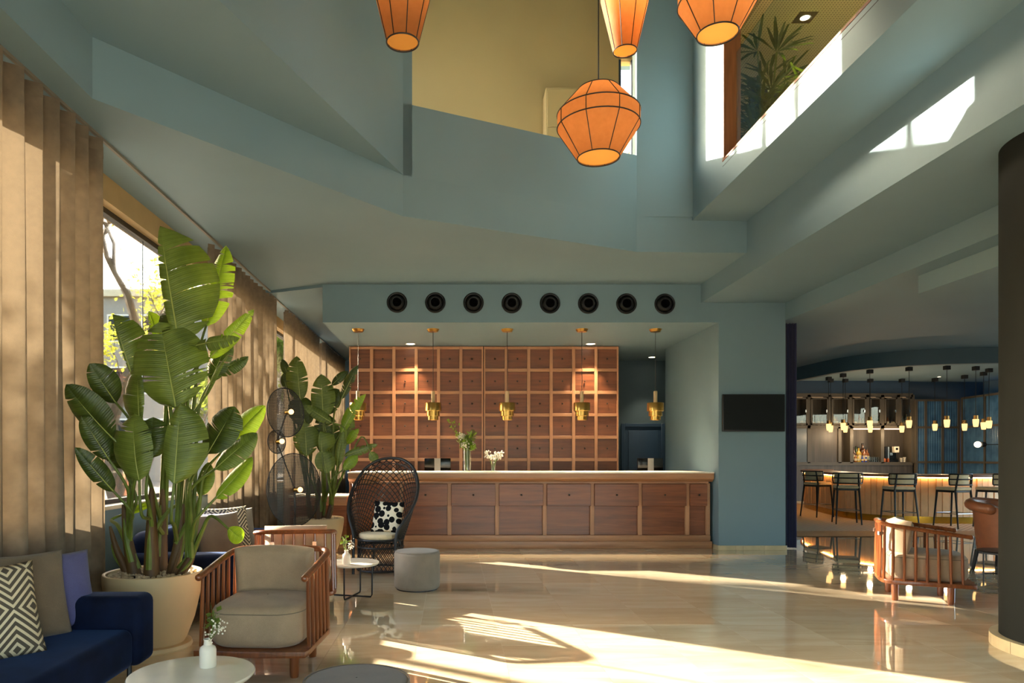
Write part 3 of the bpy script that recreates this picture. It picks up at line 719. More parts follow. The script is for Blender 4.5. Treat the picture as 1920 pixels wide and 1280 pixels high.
def frond_palm(loc, lab, n, h, seed, spread):
    rnd = random.Random(seed); t = thing('balcony_palm', lab, 'plant', loc, group='palms on the balcony')
    MB().lathe([(0.13,0),(0.17,0.28),(0.17,0.3),(0.15,0.3),(0.14,0.26),(0.0005,0.26)],24,cap=False).build('pot', M['blackgloss'], t)
    for k in range(n):
        a = rnd.uniform(0,2*pi); hh = h*rnd.uniform(0.4,1.0); sp = spread*rnd.uniform(0.4,1)
        top = Vector((cos(a)*sp, sin(a)*sp, hh)); st = MB()
        st.tube([(rnd.uniform(-.05,.05),rnd.uniform(-.05,.05),0.25), (top.x*0.5,top.y*0.5,hh*0.6), top], [0.012,0.009,0.006], 5)
        s_ = st.build('stem', M['stalk'], t); fb = MB()
        for q in range(9):
            b = a+(q-4)*0.42+rnd.uniform(-.1,.1); el = rnd.uniform(0.1,0.9); ln = rnd.uniform(0.28,0.42)
            d = Vector((cos(b)*cos(el), sin(b)*cos(el), sin(el))); s = d.cross(Vector((0,0,1))).normalized()*0.02
            p1 = top+d*ln*0.5; p2 = top+d*ln+Vector((0,0,-0.12*ln))
            fb.add([top, p1-s, p1+s, p2-s*.5, p2+s*.5, p2+d*0.05-Vector((0,0,.03))], [(0,1,2),(1,3,4,2),(3,5,4)])
        fb.build('frond', M['leafdark'], s_, smooth=False)
frond_palm((3.62,8.0,4.36), 'dark fan palm nearest the walnut lined pier', 20, 1.75, 4, 0.16)
frond_palm((4.05,8.75,4.36), 'dark fan palm by the blue screen panel', 20, 1.75, 9, 0.22)
frond_palm((4.35,8.15,4.36), 'fan palm under the balcony downlight', 16, 1.5, 13, 0.25)
# ================================================================ SPINDLE ARMCHAIR (front = -y)
half = [(x*0.9,y*0.91) for x,y in [(0.352,-0.37),(0.358,-0.15),(0.362,0.08),(0.358,0.22),(0.315,0.315),(0.2,0.355),(0.0,0.36)]]
def mirror(h): return [(-x,y) for x,y in h]+[p for p in h[-2::-1]]
UP = [Vector((x,y,0)) for x,y in mirror(half)]
UPATH = catmull(UP, 6); ULEN = arclen(UPATH)
def railz(y): t = (y+0.337)/0.665; return 0.62+0.09*max(0,min(1,t))
def rrect(hx, hy, r, n=6, fr=None):
    """rounded rectangle, fr: radius of the front (-y) corners"""
    fr = fr or r; o = []
    for (sx, sy, a0, rr) in ((1,1,0,r),(-1,1,90,r),(-1,-1,180,fr),(1,-1,270,fr)):
        for k in range(n+1):
            a = radians(a0+90*k/n); o.append((sx*(hx-rr)+rr*cos(a), sy*(hy-rr)+rr*sin(a)))
    return o
def armchair(lab, loc, rz):
    t = thing('spindle_armchair', lab, 'armchair', loc, rz, 'wooden spindle armchairs')
    # base ring board
    o = [(p.x*1.06, p.y*1.05) for p in catmull([Vector((x,y,0)) for x,y in mirror(half)]+[Vector((0.27,-0.365,0)),Vector((0,-0.378,0)),Vector((-0.27,-0.365,0))], 5, True)]
    MB().prism(o, 0.165, 0.2).build('base_frame', M['chairwood'], t, bevel=0.01, seg=2)
    MB().tube([Vector((p.x*1.0,p.y,railz(p.y))) for p in UPATH], 0.023, 10, flat=0.85).sphere((UPATH[0].x,UPATH[0].y,railz(-.337)),0.022,10,6).sphere((UPATH[-1].x,UPATH[-1].y,railz(-.337)),0.022,10,6).build('arm_rail', M['chairwood'], t)
    n = 21
    for k in range(n):
        d = ULEN[-1]*(0.035+0.93*k/(n-1)); p = along(UPATH, ULEN, d); z1 = railz(p.y)
        MB().tube([(p.x*1.03,p.y*1.03,0.195),(p.x*1.015,p.y*1.015,0.38),(p.x,p.y,z1)], [0.0115,0.0135,0.0105], 7).build('spindle', M['chairwood'], t)
    for sx in (-1,1):
        for sy in (-0.21,0.22):
            MB().lathe([(0.024,0.0),(0.028,0.02),(0.031,0.17)],14,(sx*0.22,sy,0)).build('leg', M['chairwood'], t)
    so = rrect(0.284,0.31,0.1,6,0.16); so = [(x,y-0.045) for x,y in so]
    sc_ = MB().puck(so, 0.2, 0.445, 0.06, 0.02).build('seat_cushion', M['taupe'], t, angle=60)
    MB().tube([(x*0.985,(y+0.045)*0.985-0.045,0.405) for x,y in so],0.0035,5,closed=True).build('piping', M['taupe2'], sc_)
    # back cushion: upright pillow curved to the rail
    rows = []; W = 0.262; H = 0.325
    nu, nv = 18, 12
    def bk(u, v, side):
        x = W*u; e = (1-abs(u)**5)*(1-abs(v)**5); th = 0.075*max(e,0)**0.4+0.004
        yc = 0.205-0.09*abs(u)**3-0.02*(v); z = 0.585+H/2*v*(1-0.06*u*u)
        return (x, yc-side*th, z)
    fr_ = [[bk(-1+2*i/nu, -1+2*j/nv, 1) for i in range(nu+1)] for j in range(nv+1)]
    bk_ = [[bk(1-2*i/nu, -1+2*j/nv, -1) for i in range(nu+1)] for j in range(nv+1)]
    g = MB()
    for j in range(nv+1): rows.append(fr_[j]+bk_[j])
    g.grid(rows, True); g.add(fr_[0]+bk_[0][::-1], [(i,i+1,nu+1+i+1,nu+1+i) for i in range(nu)]); g.add(fr_[-1]+bk_[-1][::-1], [(i,nu+1+i,nu+1+i+1,i+1) for i in range(nu)])
    g.build('back_cushion', M['taupe'], t, angle=80)
    for sx in (-0.17,0.17):
        s_ = MB().box(sx-0.012,sx+0.012,0.29,0.352,0.60,0.625).build('strap', M['taupe2'], t, bevel=0.003, seg=1)
        MB().box(sx-0.016,sx+0.016,0.342,0.354,0.596,0.629).build('buckle', M['chrome'], s_, smooth=False)
    return t
ac = armchair('spindle armchair facing the camera, behind the round white table', (-1.165,4.42,0), radians(-3))
dup(ac, (-1.36,6.07,0), radians(188), 'spindle armchair turned away, its back behind the nearest armchair')
dup(ac, (4.40,6.54,0), radians(65), 'spindle armchair alone on the polished floor beside the dark column')

# ================================================================ PILLOWS
def pillow(lab, w_, h_, t_, mat, loc, rot, group=None, cat='cushion'):
    n = 22; fr_, bk_ = [], []
    def q(u, v, s):
        e = (1-abs(u)**2.6)*(1-abs(v)**2.6); th = t_/2*max(e,0)**0.55
        pinch = 1-0.06*(1-abs(v)**2)*abs(u)**4
        pv = 1-0.06*(1-abs(u)**2)*abs(v)**4
        return (w_/2*u*pinch, h_/2*v*pv, s*th+0.012*sin(3*u+2*v)*e)
    A_ = [[q(-1+2*i/n,-1+2*j/n,1) for i in range(n+1)] for j in range(n+1)]
    B_ = [[q(1-2*i/n,-1+2*j/n,-1) for i in range(n+1)] for j in range(n+1)]
    o = MB().grid([a+b for a,b in zip(A_,B_)], True).build('cushion', M[mat], angle=80)
    bm = bmesh.new(); bm.from_mesh(o.data); bmesh.ops.remove_doubles(bm, verts=bm.verts, dist=1e-4); bm.to_mesh(o.data); bm.free()
    o.location = loc; o.rotation_euler = rot
    return tag(o, lab, cat, group)

# ================================================================ SOFAS (face +x, back along -x; local y = length)
def sofa(lab, y0, y1, xb=-2.62, xf=-1.73):
    ln = y1-y0; t = thing('velvet_sofa', lab, 'sofa', ((xb+xf)/2,(y0+y1)/2,0), 0, 'navy velvet sofas along the windows')
    hx = (xf-xb)/2; hy = ln/2
    MB().box(-hx+0.02,hx-0.03,-hy+0.2,hy-0.2,0.165,0.385).build('seat', M['velvet'], t, bevel=0.05, seg=5)
    MB().box(-hx,-hx+0.24,-hy+0.1,hy-0.1,0.17,0.72).build('backrest', M['velvet'], t, bevel=0.09, seg=6)
    for s in (-1,1):
        MB().box(-hx+0.02,hx,s*(hy-0.105)-0.105,s*(hy-0.105)+0.105,0.165,0.555).build('armrest', M['velvet'], t, bevel=0.05, seg=5)
    for sx in (-hx+0.1,hx-0.1):
        for sy in (-hy+0.12,hy-0.12): MB().tube([(sx,sy,0),(sx,sy,0.18)],0.014,8).build('leg', M['black'], t)
    return t
sofa('navy velvet sofa in the front left corner', 1.9, 4.05)
sofa('navy velvet sofa half hidden behind the big planter', 5.5, 7.58)
def sofa_pillow(lab, w_, t_, mat, x, y, z, lean, yaw, roll=0):
    # pillow plane faces +x (into the room); lean tips it back, yaw turns it about the vertical
    Rm = Matrix.Rotation(yaw,4,'Z') @ Matrix.Rotation(pi/2,4,'Z') @ Matrix.Rotation(pi/2-lean,4,'X') @ Matrix.Rotation(roll,4,'Z')
    return pillow(lab, w_, w_, t_, mat, (x,y,z), Rm.to_euler(), 'cushions on the sofas')
sofa_pillow('chevron patterned cushion at the front of the near sofa', 0.46, 0.15, 'chevron', -2.20, 3.27, 0.585, 0.3, -0.75, 0.06)
sofa_pillow('taupe cushion between the chevron cushion and the blue violet one', 0.47, 0.15, 'taupe2', -2.25, 3.62, 0.60, 0.3, -0.6, -0.02)
sofa_pillow('blue violet cushion leaning against the near sofa', 0.44, 0.13, 'violet', -2.20, 3.83, 0.585, 0.3, -0.6)
sofa_pillow('chevron patterned cushion on the sofa behind the planter', 0.46, 0.14, 'chevron', -2.26, 6.98, 0.60, 0.3, -0.85, 0.02)
sofa_pillow('taupe cushion on the sofa behind the planter', 0.45, 0.14, 'taupe2', -2.16, 6.42, 0.59, 0.35, -0.85, 0.05)
sofa_pillow('blue violet cushion mostly hidden on the far sofa', 0.43, 0.12, 'violet', -2.24, 6.66, 0.585, 0.35, -0.85)
sofa_pillow('grey cushion peeping out behind the far chevron cushion', 0.43, 0.12, 'grey', -2.24, 7.16, 0.585, 0.3, -0.85)

# ================================================================ ROUND TABLES
def round_table(lab, loc, r, h, rz=0.4):
    t = thing('coffee_table', lab, 'table', loc, rz, 'white round coffee tables')
    MB().lathe([(0.0005,h-0.022),(r-0.012,h-0.022),(r-0.002,h-0.012),(r,h-0.006),(r-0.004,h),(0.0005,h)],64,cap=False).build('table_top', M['marbletop'], t, angle=30)
    for k in range(2):
        a = k*pi/2; q = r*0.78
        pts = [(q*cos(a),q*sin(a),h-0.022),(q*cos(a),q*sin(a),0.03),(q*0.94*cos(a),q*0.94*sin(a),0.008),(0,0,0.008),(-q*0.94*cos(a),-q*0.94*sin(a),0.008),(-q*cos(a),-q*sin(a),0.03),(-q*cos(a),-q*sin(a),h-0.022)]
        MB().tube(pts,0.0075,8).build('leg_frame', M['black'], t)
    return t
TH = 0.36
round_table('white round marble coffee table in the front left', (-1.175,3.13,0), 0.275, TH, 0.2)
round_table('white round marble coffee table beside the peacock chair', (-0.95,6.6,0), 0.255, 0.33, -0.25)

def bottle_vase(lab, loc, seed, s=1.0):
    rnd = random.Random(seed); t = thing('flower_vase', lab, 'vase', loc, group='white bottle vases on the coffee tables')
    MB().lathe([(0.0005,0),(0.036*s,0.001),(0.038*s,0.006),(0.038*s,0.078*s),(0.034*s,0.092*s),(0.019*s,0.103*s),(0.017*s,0.122*s),(0.021*s,0.13*s),(0.017*s,0.13*s),(0.013*s,0.11*s)],28,cap=False).build('bottle', M['white'], t)
    for k in range(5):
        a = rnd.uniform(0,2*pi); top = Vector((cos(a)*0.035,sin(a)*0.035,rnd.uniform(0.2,0.27)))*s
        st = MB().tube([(0,0,0.1*s),top*0.7,top],0.0018*s,5).build('green_stem', M['stalk'], t); lf = MB()
        for q in range(7):
            c = top*rnd.uniform(0.75,1.02)+Vector((rnd.uniform(-.03,.03),rnd.uniform(-.03,.03),rnd.uniform(-.02,.02)))*s
            d = Vector((rnd.uniform(-1,1),rnd.uniform(-1,1),rnd.uniform(-.3,.8))).normalized(); n_ = d.cross(Vector((0.2,0.5,1))).normalized()
            L_ = 0.02*s; lf.add([c-d*L_, c+n_*L_*0.7, c+d*L_, c-n_*L_*0.7],[(0,1,2,3)])
        lf.build('leaves', M['leaf'], st, smooth=False)
    for k in range(5):
        b = Vector((rnd.uniform(0.01,0.06),rnd.uniform(-.05,.03),rnd.uniform(0.15,0.21)))*s
        st = MB().tube([(0,0,0.11*s),b],0.0012*s,4).build('flower_stem', M['stalk'], t); fl = MB()
        for q in range(10): fl.sphere(b+Vector((rnd.gauss(0,.013),rnd.gauss(0,.013),rnd.gauss(0,.012)))*s,0.0045*s,6,4)
        fl.build('blossoms', M['white'], st)
bottle_vase('white bottle vase with tiny blossoms on the front table', (-1.135,3.22,TH), 2, 1.0)
bottle_vase('white bottle vase with tiny blossoms on the far table', (-0.985,6.46,0.33), 5, 1.0)

# ================================================================ POUFS
def pouf(lab, loc, r, h, mat):
    t = thing('pouf', lab, 'pouf', loc, group='round felt poufs')
    o = [(r*cos(2*pi*k/56), r*sin(2*pi*k/56)) for k in range(56)]
    b = MB().puck(o, 0.008, h, 0.035, 0.006).build('body', M[mat], t, angle=60)
    MB().tube([(p[0]*0.972,p[1]*0.972,h-0.006) for p in o],0.003,5,closed=True).build('seam', M[mat], b)
    MB().lathe([(r*0.9,0.0),(r*0.9,0.012)],40).build('base_plate', M['black'], t)
pouf('grey felt pouf beside the peacock chair', (-0.355,7.0,0), 0.23, 0.385, 'grey')
pouf('dark warm grey pouf cut off by the bottom edge', (-0.41,2.97,0), 0.232, 0.385, 'greydark')

# ================================================================ PEACOCK CHAIR (front = -y)
def peacock(loc, rz):
    t = thing('peacock_chair', 'black woven peacock chair with tall rounded back', 'chair', loc, rz)
    rim_h = [(0.0,0.37,1.31),(0.16,0.35,1.285),(0.30,0.285,1.19),(0.385,0.185,1.03),(0.41,0.06,0.87),(0.385,-0.06,0.73),(0.325,-0.16,0.60),(0.27,-0.215,0.50),(0.25,-0.23,0.40)]
    rim = catmull([Vector((-x,y,z)) for x,y,z in rim_h[::-1]]+[Vector(p) for p in rim_h[1:]], 8); RL = arclen(rim)
    # seat-level curve, half ellipse open to the front
    def base(u, z=0.40):   # u in 0..1 from left front leg round the back to right front leg
        a = radians(-222+264*u) if False else radians(180+42-264*u)
        k = 1.0-0.02*(0.4-z)
        return Vector((0.275*cos(a)*k, 0.27*sin(a)*k-0.04, z))
    def S(u, v):
        r_ = along(rim, RL, RL[-1]*u); b_ = base(u); m_ = b_.lerp(r_, v)
        return m_+Vector((0,0.035*sin(pi*v)*sin(pi*u),0))
    # diagonals in (u, v): v scaled by local height
    wv = MB(); n = 15
    for sgn in (1,-1):
        for k in range(-n, 2*n+1):
            seg = []
            for q in range(0, 57):
                v = q/56; u = (k/n*0.5+0.0)+sgn*v*0.42+ (0 if sgn > 0 else 0.25)
                if 0 <= u <= 1: seg.append(S(u, v))
                else:
                    if len(seg) > 2: wv.tube(seg, 0.0052, 4)
                    seg = []
            if len(seg) > 2: wv.tube(seg, 0.0052, 4)
    wv.build('back_weave', M['rattan'], t, angle=80)
    MB().tube(rim+[Vector((0.25,-0.235,0.2)),Vector((0.25,-0.24,0.0))], 0.017, 10).build('back_rim', M['rattan'], t)
    MB().tube([rim[0],Vector((-0.25,-0.235,0.2)),Vector((-0.25,-0.24,0.0))], 0.017, 10).build('front_leg', M['rattan'], t)
    inner = [S(u/60, 0.93) for u in range(4,57)]
    MB().tube(inner, 0.006, 6).build('inner_rim', M['rattan'], t)
    # skirt
    full = [Vector((0.265*cos(2*pi*k/64), 0.255*sin(2*pi*k/64)-0.03, 0)) for k in range(64)]
    for z, r_ in ((0.385,0.013),(0.30,0.011),(0.04,0.012)):
        MB().tube([p+Vector((0,0,z)) for p in full], r_, 8, closed=True).build('hoop', M['rattan'], t)
    sk_ = MB()
    for sgn in (1,-1):
        for k in range(34):
            a0 = 2*pi*k/34
            sk_.tube([Vector((0.262*cos(a0+sgn*v*0.9), 0.252*sin(a0+sgn*v*0.9)-0.03, 0.04+0.345*v)) for v in [q/10 for q in range(11)]], 0.0045, 4)
    sk_.build('skirt_weave', M['rattan'], t, angle=80)
    for sx in (-0.16,0.16): MB().tube([(sx,0.17,0.0),(sx,0.18,0.38)],0.014,8).build('rear_leg', M['rattan'], t)
    MB().lathe([(0.0005,0.375),(0.255,0.375),(0.255,0.39),(0.0005,0.39)],40,(0,-0.03,0),False).build('seat_deck', M['rattan'], t)
    tag(MB().puck([(0.25*cos(2*pi*k/40),0.238*sin(2*pi*k/40)-0.035) for k in range(40)],0.39,0.455,0.028,0.008).build('seat_pad', M['seatcream'], t, angle=60),'cream seat pad')
    return t
PCX, PCY, PCR = -0.82, 8.02, radians(-14)
pk = peacock((PCX,PCY,0), PCR)
Rm = Matrix.Rotation(PCR,4,'Z')
pp = Rm @ Vector((0.07,0.02,0)); 
pillow('black and cream dotted cushion on the peacock chair', 0.37, 0.37, 0.11, 'dots', (PCX+pp.x,PCY+pp.y,0.632), (Rm @ Matrix.Rotation(radians(74),4,'X') @ Matrix.Rotation(radians(-2),4,'Z')).to_euler())

# ================================================================ LEATHER CHAIR AND SIDE TABLE
t = thing('leather_chair', 'brown leather wing chair partly behind the dark column', 'armchair', (6.47,8.02,0), radians(28))
rows = []
for j in range(9):
    v = j/8; row = []
    for i in range(17):
        a = radians(-35+250*i/16); rr = 0.34+0.05*v
        x = rr*cos(a); y = rr*sin(a)*0.95
        side = max(0, -sin(a))
        z = 0.25+v*(0.54-0.3*max(0,(0.02-y)/0.35))
        row.append((x,y,z))
    rows.append(row)
back = rows
th_ = [[(p[0]*0.82,p[1]*0.82,p[2]) for p in r] for r in rows]
g = MB().grid(back); g.grid([r[::-1] for r in th_]); g.add(back[-1]+th_[-1],[(i,i+1,17+i+1,17+i) for i in range(16)]); g.add(back[0]+th_[0],[(i,17+i,17+i+1,i+1) for i in range(16)])
for c in (0,16): g.add([r[c] for r in back]+[r[c] for r in th_],[(i,i+1,9+i+1,9+i) for i in range(8)])
g.build('shell', M['leather'], t, angle=60)
hd = catmull([(0.385,0.04,0.73),(0.35,0.2,0.75),(0.2,0.33,0.77),(0,0.375,0.78),(-0.2,0.33,0.77),(-0.35,0.2,0.75),(-0.385,0.04,0.73)],5)
MB().tube(hd,0.06,10).sphere(hd[0],0.06,10,6).sphere(hd[-1],0.06,10,6).build('head_roll', M['leather'], t)
MB().puck(rrect(0.27,0.28,0.1),0.26,0.43,0.05,0.02).build('seat_cushion', M['leather'], t, angle=60)
MB().prism(rrect(0.25,0.26,0.06),0.2,0.25).build('under_frame', M['black'], t, smooth=False)
for sx in (-1,1):
    for sy in (-1,1): MB().tube([(sx*0.27,sy*0.27,0),(sx*0.24,sy*0.24,0.24)],[0.018,0.026],8).build('leg', M['black'], t)
t = thing('side_table', 'small black metal side table in front of the leather chair', 'table', (5.72,7.17,0))
MB().lathe([(0.0005,0.345),(0.24,0.345),(0.245,0.352),(0.24,0.358),(0.0005,0.358)],40,cap=False).build('table_top', M['black'], t)
for sx in (-1,1):
    for sy in (-1,1): MB().tube([(sx*0.15,sy*0.1,0),(sx*0.15,sy*0.1,0.348)],0.008,8).build('leg', M['black'], t)
MB().box(-0.155,0.155,-0.105,-0.095,0.1,0.112).box(-0.155,0.155,0.095,0.105,0.1,0.112).build('stretcher', M['black'], t, smooth=False)
# ================================================================ BANANA-LEAF PLANTS
def leaf_mesh(b0, b1, wl, wr, nrm, bend, seed, tears=3, cup=0.25, droop=0.25, pw=0.62):
    """blade from base b0 to tip b1; wl/wr half widths; nrm: facing of the blade"""
    rnd = random.Random(seed); mbl = MB()
    ax = b1-b0; ln = ax.length; T = ax.normalized(); N = (nrm-T*nrm.dot(T)).normalized(); Sd = T.cross(N)
    ctrl = (b0+b1)/2+N*bend
    def mid(t): return b0*(1-t)**2+ctrl*2*t*(1-t)+b1*t*t
    def shape(t):
        t = max(0.0, min(1.0, t)); return (sin(pi*min(1,t**0.78)))**pw*(1.0 if t < .85 else 1.0)
    nk = 6
    for sgn, W in ((1,wr),(-1,wl)):
        cuts = sorted([0.0]+[rnd.uniform(0.12,0.92) for _ in range(tears)]+[1.0])
        for a, b in zip(cuts, cuts[1:]):
            if b-a < 0.02: continue
            gap = rnd.uniform(0.008,0.03) if tears else 0.0; dz = rnd.uniform(-0.10,0.12)*W; nt_ = max(3, int((b-a)*22))
            rows = []; o = len(mbl.v)
            for i in range(nt_+1):
                f = i/nt_; row = []
                for k in range(nk+1):
                    q = k/nk; t0 = a+(gap*q*q if a > 0 else 0); t1 = b-(gap*q*q if b < 1 else 0)
                    t = t0+(t1-t0)*f; wd = W*shape(t)
                    sl = 0.28*q*wd                       # veins slant towards the tip
                    p = mid(min(t,1.0))+T*sl*min(1.0,(1-t)*5)+Sd*(sgn*wd*q*(1-0.12*cup*q))+N*(wd*(cup*q-(cup+droop)*q*q)+dz*q*q+0.012*W*sin(t*38+sgn)*q)
                    row.append(p); mbl.uv[o+i*(nk+1)+k] = (t*ln*1.6, q)
                rows.append(row)
            mbl.grid(rows if sgn > 0 else [r for r in rows])
    mbl.cur = 1
    mbl.tube([mid(i/10)-N*0.002 for i in range(11)], [max(0.0075*(1-0.85*i/10),0.0015)*(ln/0.7)**0.5 for i in range(11)], 6)
    return mbl
def plant(lab, loc, depth, leaves, stems, seed, pr, ph, scale_w=1.0, planter_label=''):
    rnd = random.Random(seed)
    pt = thing('planter', planter_label, 'planter', loc, group='cream planters')
    MB().lathe([(pr*0.72,0.0),(pr*0.78,0.0),(pr*0.8,0.012),(pr*0.78,0.035),(pr*0.6,0.036)],56).build('saucer', M['pot'], pt)
    MB().lathe([(0.0005,0.03),(pr*0.62,0.03),(pr*0.68,0.06),(pr*0.84,0.2),(pr*0.95,0.36),(pr*0.995,ph-0.07),(pr,ph-0.02),(pr*0.99,ph-0.004),(pr*0.96,ph),(pr*0.925,ph-0.006),(pr*0.915,ph-0.05)],64,cap=False).build('pot', M['pot'], pt, angle=50)
    MB().lathe([(pr*0.915,ph-0.04),(0.0005,ph-0.03)],48,cap=False).build('soil', M['soil'], pt)
    pb = MB()
    for k in range(420):
        a = rnd.uniform(0,2*pi); r_ = pr*0.89*sqrt(rnd.random()); s_ = rnd.uniform(0.009,0.018)
        pb.sphere((r_*cos(a),r_*sin(a),ph-0.026+rnd.uniform(0,0.012)), s_, 6, 4, (rnd.uniform(.8,1.3),rnd.uniform(.8,1.3),0.7))
    pb.build('pebbles', M['pebble'], pt)['kind'] = 'stuff'
    t = thing('banana_plant', lab, 'plant', (loc[0],loc[1],ph-0.03))
    O = Vector((loc[0],loc[1],ph-0.03))
    for (sx, sy, hgt, r_, lean) in stems:      # sheathed trunks
        a = Vector((sx,sy,0)); b = a+Vector((lean,0,hgt*0.5)); c = a+Vector((lean*1.6,0,hgt))
        pts = catmull([a,b,c],6)
        tr = MB().tube(pts, [r_*(1.1-0.85*(i/(len(pts)-1))**1.5) for i in range(len(pts))], 9).build('trunk', M['trunk'], t)
        for q in range(3):
            an = rnd.uniform(0,2*pi); off = Vector((cos(an),sin(an),0))*r_*0.55; z0 = hgt*0.1*q; z1 = hgt*(0.45+0.18*q)
            cpts = [a+off*1.25+Vector((lean*0.5*z0/hgt,0,z0)), a+off*1.1+Vector((lean*0.9,0,(z0+z1)/2)), a+off*0.9+Vector((lean*1.3,0,z1))]
            MB().tube(catmull(cpts,4), [r_*0.5,r_*0.5,r_*0.48,r_*0.44,r_*0.38,r_*0.32,r_*0.25,r_*0.18,r_*0.08], 7).build('sheath', M['stalk'] if q else M['trunk'], tr)
    for i, lf in enumerate(leaves):
        bx, by, tx, ty, wl, wr, dy0, dy1, face, mt, tears = lf
        d0 = depth+dy0; d1 = depth+dy1
        b0 = P(bx,by,d0)-O; b1 = P(tx,ty,d1)-O
        nrm = Vector((sin(radians(face)), -cos(radians(face)), 0.25))
        px = depth/F
        bend = rnd.uniform(-0.02,0.06)*(b1-b0).length*2
        blade = leaf_mesh(b0, b1, wl*px*scale_w, wr*px*scale_w, nrm, bend, seed*100+i, tears)
        blade.build('leaf', [M[mt],M['rib']], t, angle=60)
        # stalk down to the nearest trunk
        s_ = min(stems, key=lambda q: abs(q[0]-b0.x*0.45)); ax_ = (b1-b0).normalized()
        foot = Vector((s_[0]+s_[4]*0.9+rnd.uniform(-.02,.02),s_[1]+rnd.uniform(-.02,.02),s_[2]*0.45)) if b0.z > s_[2]*0.8 else Vector((s_[0]*0.9+b0.x*0.12,s_[1]+rnd.uniform(-.03,.03),0.0))
        m1 = b0-ax_*min(0.22,(b0-foot).length*0.4)
        pts = catmull([foot, foot.lerp(m1,0.55)+Vector((0,0,0.03)), m1, b0+ax_*0.01],5)
        n_ = len(pts)
        MB().tube(pts, [0.019-0.011*(k/(n_-1))**0.8 for k in range(n_)], 7).build('stalk', M['stalk'], t)
    return t
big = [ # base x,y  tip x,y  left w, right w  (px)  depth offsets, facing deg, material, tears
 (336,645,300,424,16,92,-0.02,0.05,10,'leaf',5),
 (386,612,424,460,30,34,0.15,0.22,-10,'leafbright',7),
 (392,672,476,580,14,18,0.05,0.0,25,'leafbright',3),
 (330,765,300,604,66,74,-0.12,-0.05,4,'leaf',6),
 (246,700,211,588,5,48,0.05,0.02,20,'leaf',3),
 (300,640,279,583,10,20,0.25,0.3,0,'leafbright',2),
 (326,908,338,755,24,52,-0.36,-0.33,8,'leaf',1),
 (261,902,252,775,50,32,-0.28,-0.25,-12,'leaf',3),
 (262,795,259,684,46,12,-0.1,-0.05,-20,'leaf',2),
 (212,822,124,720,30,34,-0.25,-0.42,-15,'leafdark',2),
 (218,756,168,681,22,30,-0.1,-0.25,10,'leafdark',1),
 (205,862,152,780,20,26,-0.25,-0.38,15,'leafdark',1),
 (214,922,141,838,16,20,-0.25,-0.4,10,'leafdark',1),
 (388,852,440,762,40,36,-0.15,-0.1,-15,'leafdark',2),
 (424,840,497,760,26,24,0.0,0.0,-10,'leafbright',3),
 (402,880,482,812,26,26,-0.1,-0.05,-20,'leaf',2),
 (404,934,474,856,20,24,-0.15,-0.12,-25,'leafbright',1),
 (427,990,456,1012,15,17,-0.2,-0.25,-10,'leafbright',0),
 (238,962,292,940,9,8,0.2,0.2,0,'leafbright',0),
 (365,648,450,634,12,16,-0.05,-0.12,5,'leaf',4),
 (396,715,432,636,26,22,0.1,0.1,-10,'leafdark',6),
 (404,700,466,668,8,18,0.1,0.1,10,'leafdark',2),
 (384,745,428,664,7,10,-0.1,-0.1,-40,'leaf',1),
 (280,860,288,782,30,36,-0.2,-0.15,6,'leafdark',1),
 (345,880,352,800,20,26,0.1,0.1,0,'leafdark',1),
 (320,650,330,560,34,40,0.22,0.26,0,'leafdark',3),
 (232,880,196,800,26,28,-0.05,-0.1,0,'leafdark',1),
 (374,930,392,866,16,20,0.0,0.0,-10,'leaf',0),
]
bstems = [(0.03,-0.1,0.62,0.05,0.0),(-0.12,-0.02,0.5,0.042,-0.05),(0.13,0.0,0.5,0.04,0.05),(0.0,0.12,0.6,0.045,0.01),(-0.2,0.05,0.34,0.03,-0.08),(0.2,-0.06,0.3,0.026,0.09)]
plant('tall banana leaved plant reaching the ceiling by the first window', (-2.1,4.87,0), 4.87, big, bstems, 3, 0.327, 0.53, planter_label='large cream planter between the near sofa and the armchair')
small = [
 (563,752,556,667,24,18,0,0.05,8,'leaf',3),(606,785,602,701,22,25,-0.1,-0.05,6,'leaf',3),(640,748,671,684,16,8,0.05,0.0,-15,'leafdark',4),
 (640,812,686,738,18,8,-0.15,-0.2,-20,'leafbright',5),(575,855,571,792,24,26,-0.25,-0.2,4,'leaf',2),(604,850,601,808,6,26,-0.3,-0.28,8,'leaf',0),
 (622,792,570,760,11,11,-0.25,-0.2,0,'leaf',2),(650,832,673,803,10,8,-0.1,-0.1,-20,'leafbright',1),(645,854,708,833,9,9,-0.2,-0.3,0,'leaf',4),
 (694,846,706,866,9,9,-0.3,-0.32,0,'leaf',1),(632,876,645,808,11,12,-0.2,-0.2,-25,'leaf',1),(613,888,604,843,18,20,-0.3,-0.3,5,'leaf',1),
 (643,880,671,854,13,12,-0.25,-0.25,-15,'leafbright',0),(540,704,529,673,9,8,0.2,0.2,0,'leafdark',1),(538,730,531,700,9,9,0.2,0.2,0,'leafdark',1),
 (622,722,652,696,10,8,0.15,0.15,0,'leafdark',1),(590,775,636,730,22,24,0.2,0.2,0,'leafdark',2),(622,862,604,772,26,28,0.1,0.15,0,'leafdark',2),
 (575,800,556,742,26,26,0.1,0.1,0,'leafdark',2),(640,840,656,772,14,16,0.0,0.0,-10,'leaf',2)]
sstems = [(0.0,-0.05,0.55,0.045,0.0),(-0.1,0.03,0.45,0.036,-0.04),(0.11,0.03,0.45,0.036,0.05),(0.03,0.1,0.5,0.036,0.02)]
plant('smaller banana leaved plant beside the round mesh lamps', (-1.75,9.1,0), 9.1, small, sstems, 6, 0.325, 0.53, planter_label='large cream planter behind the round mesh lamps')

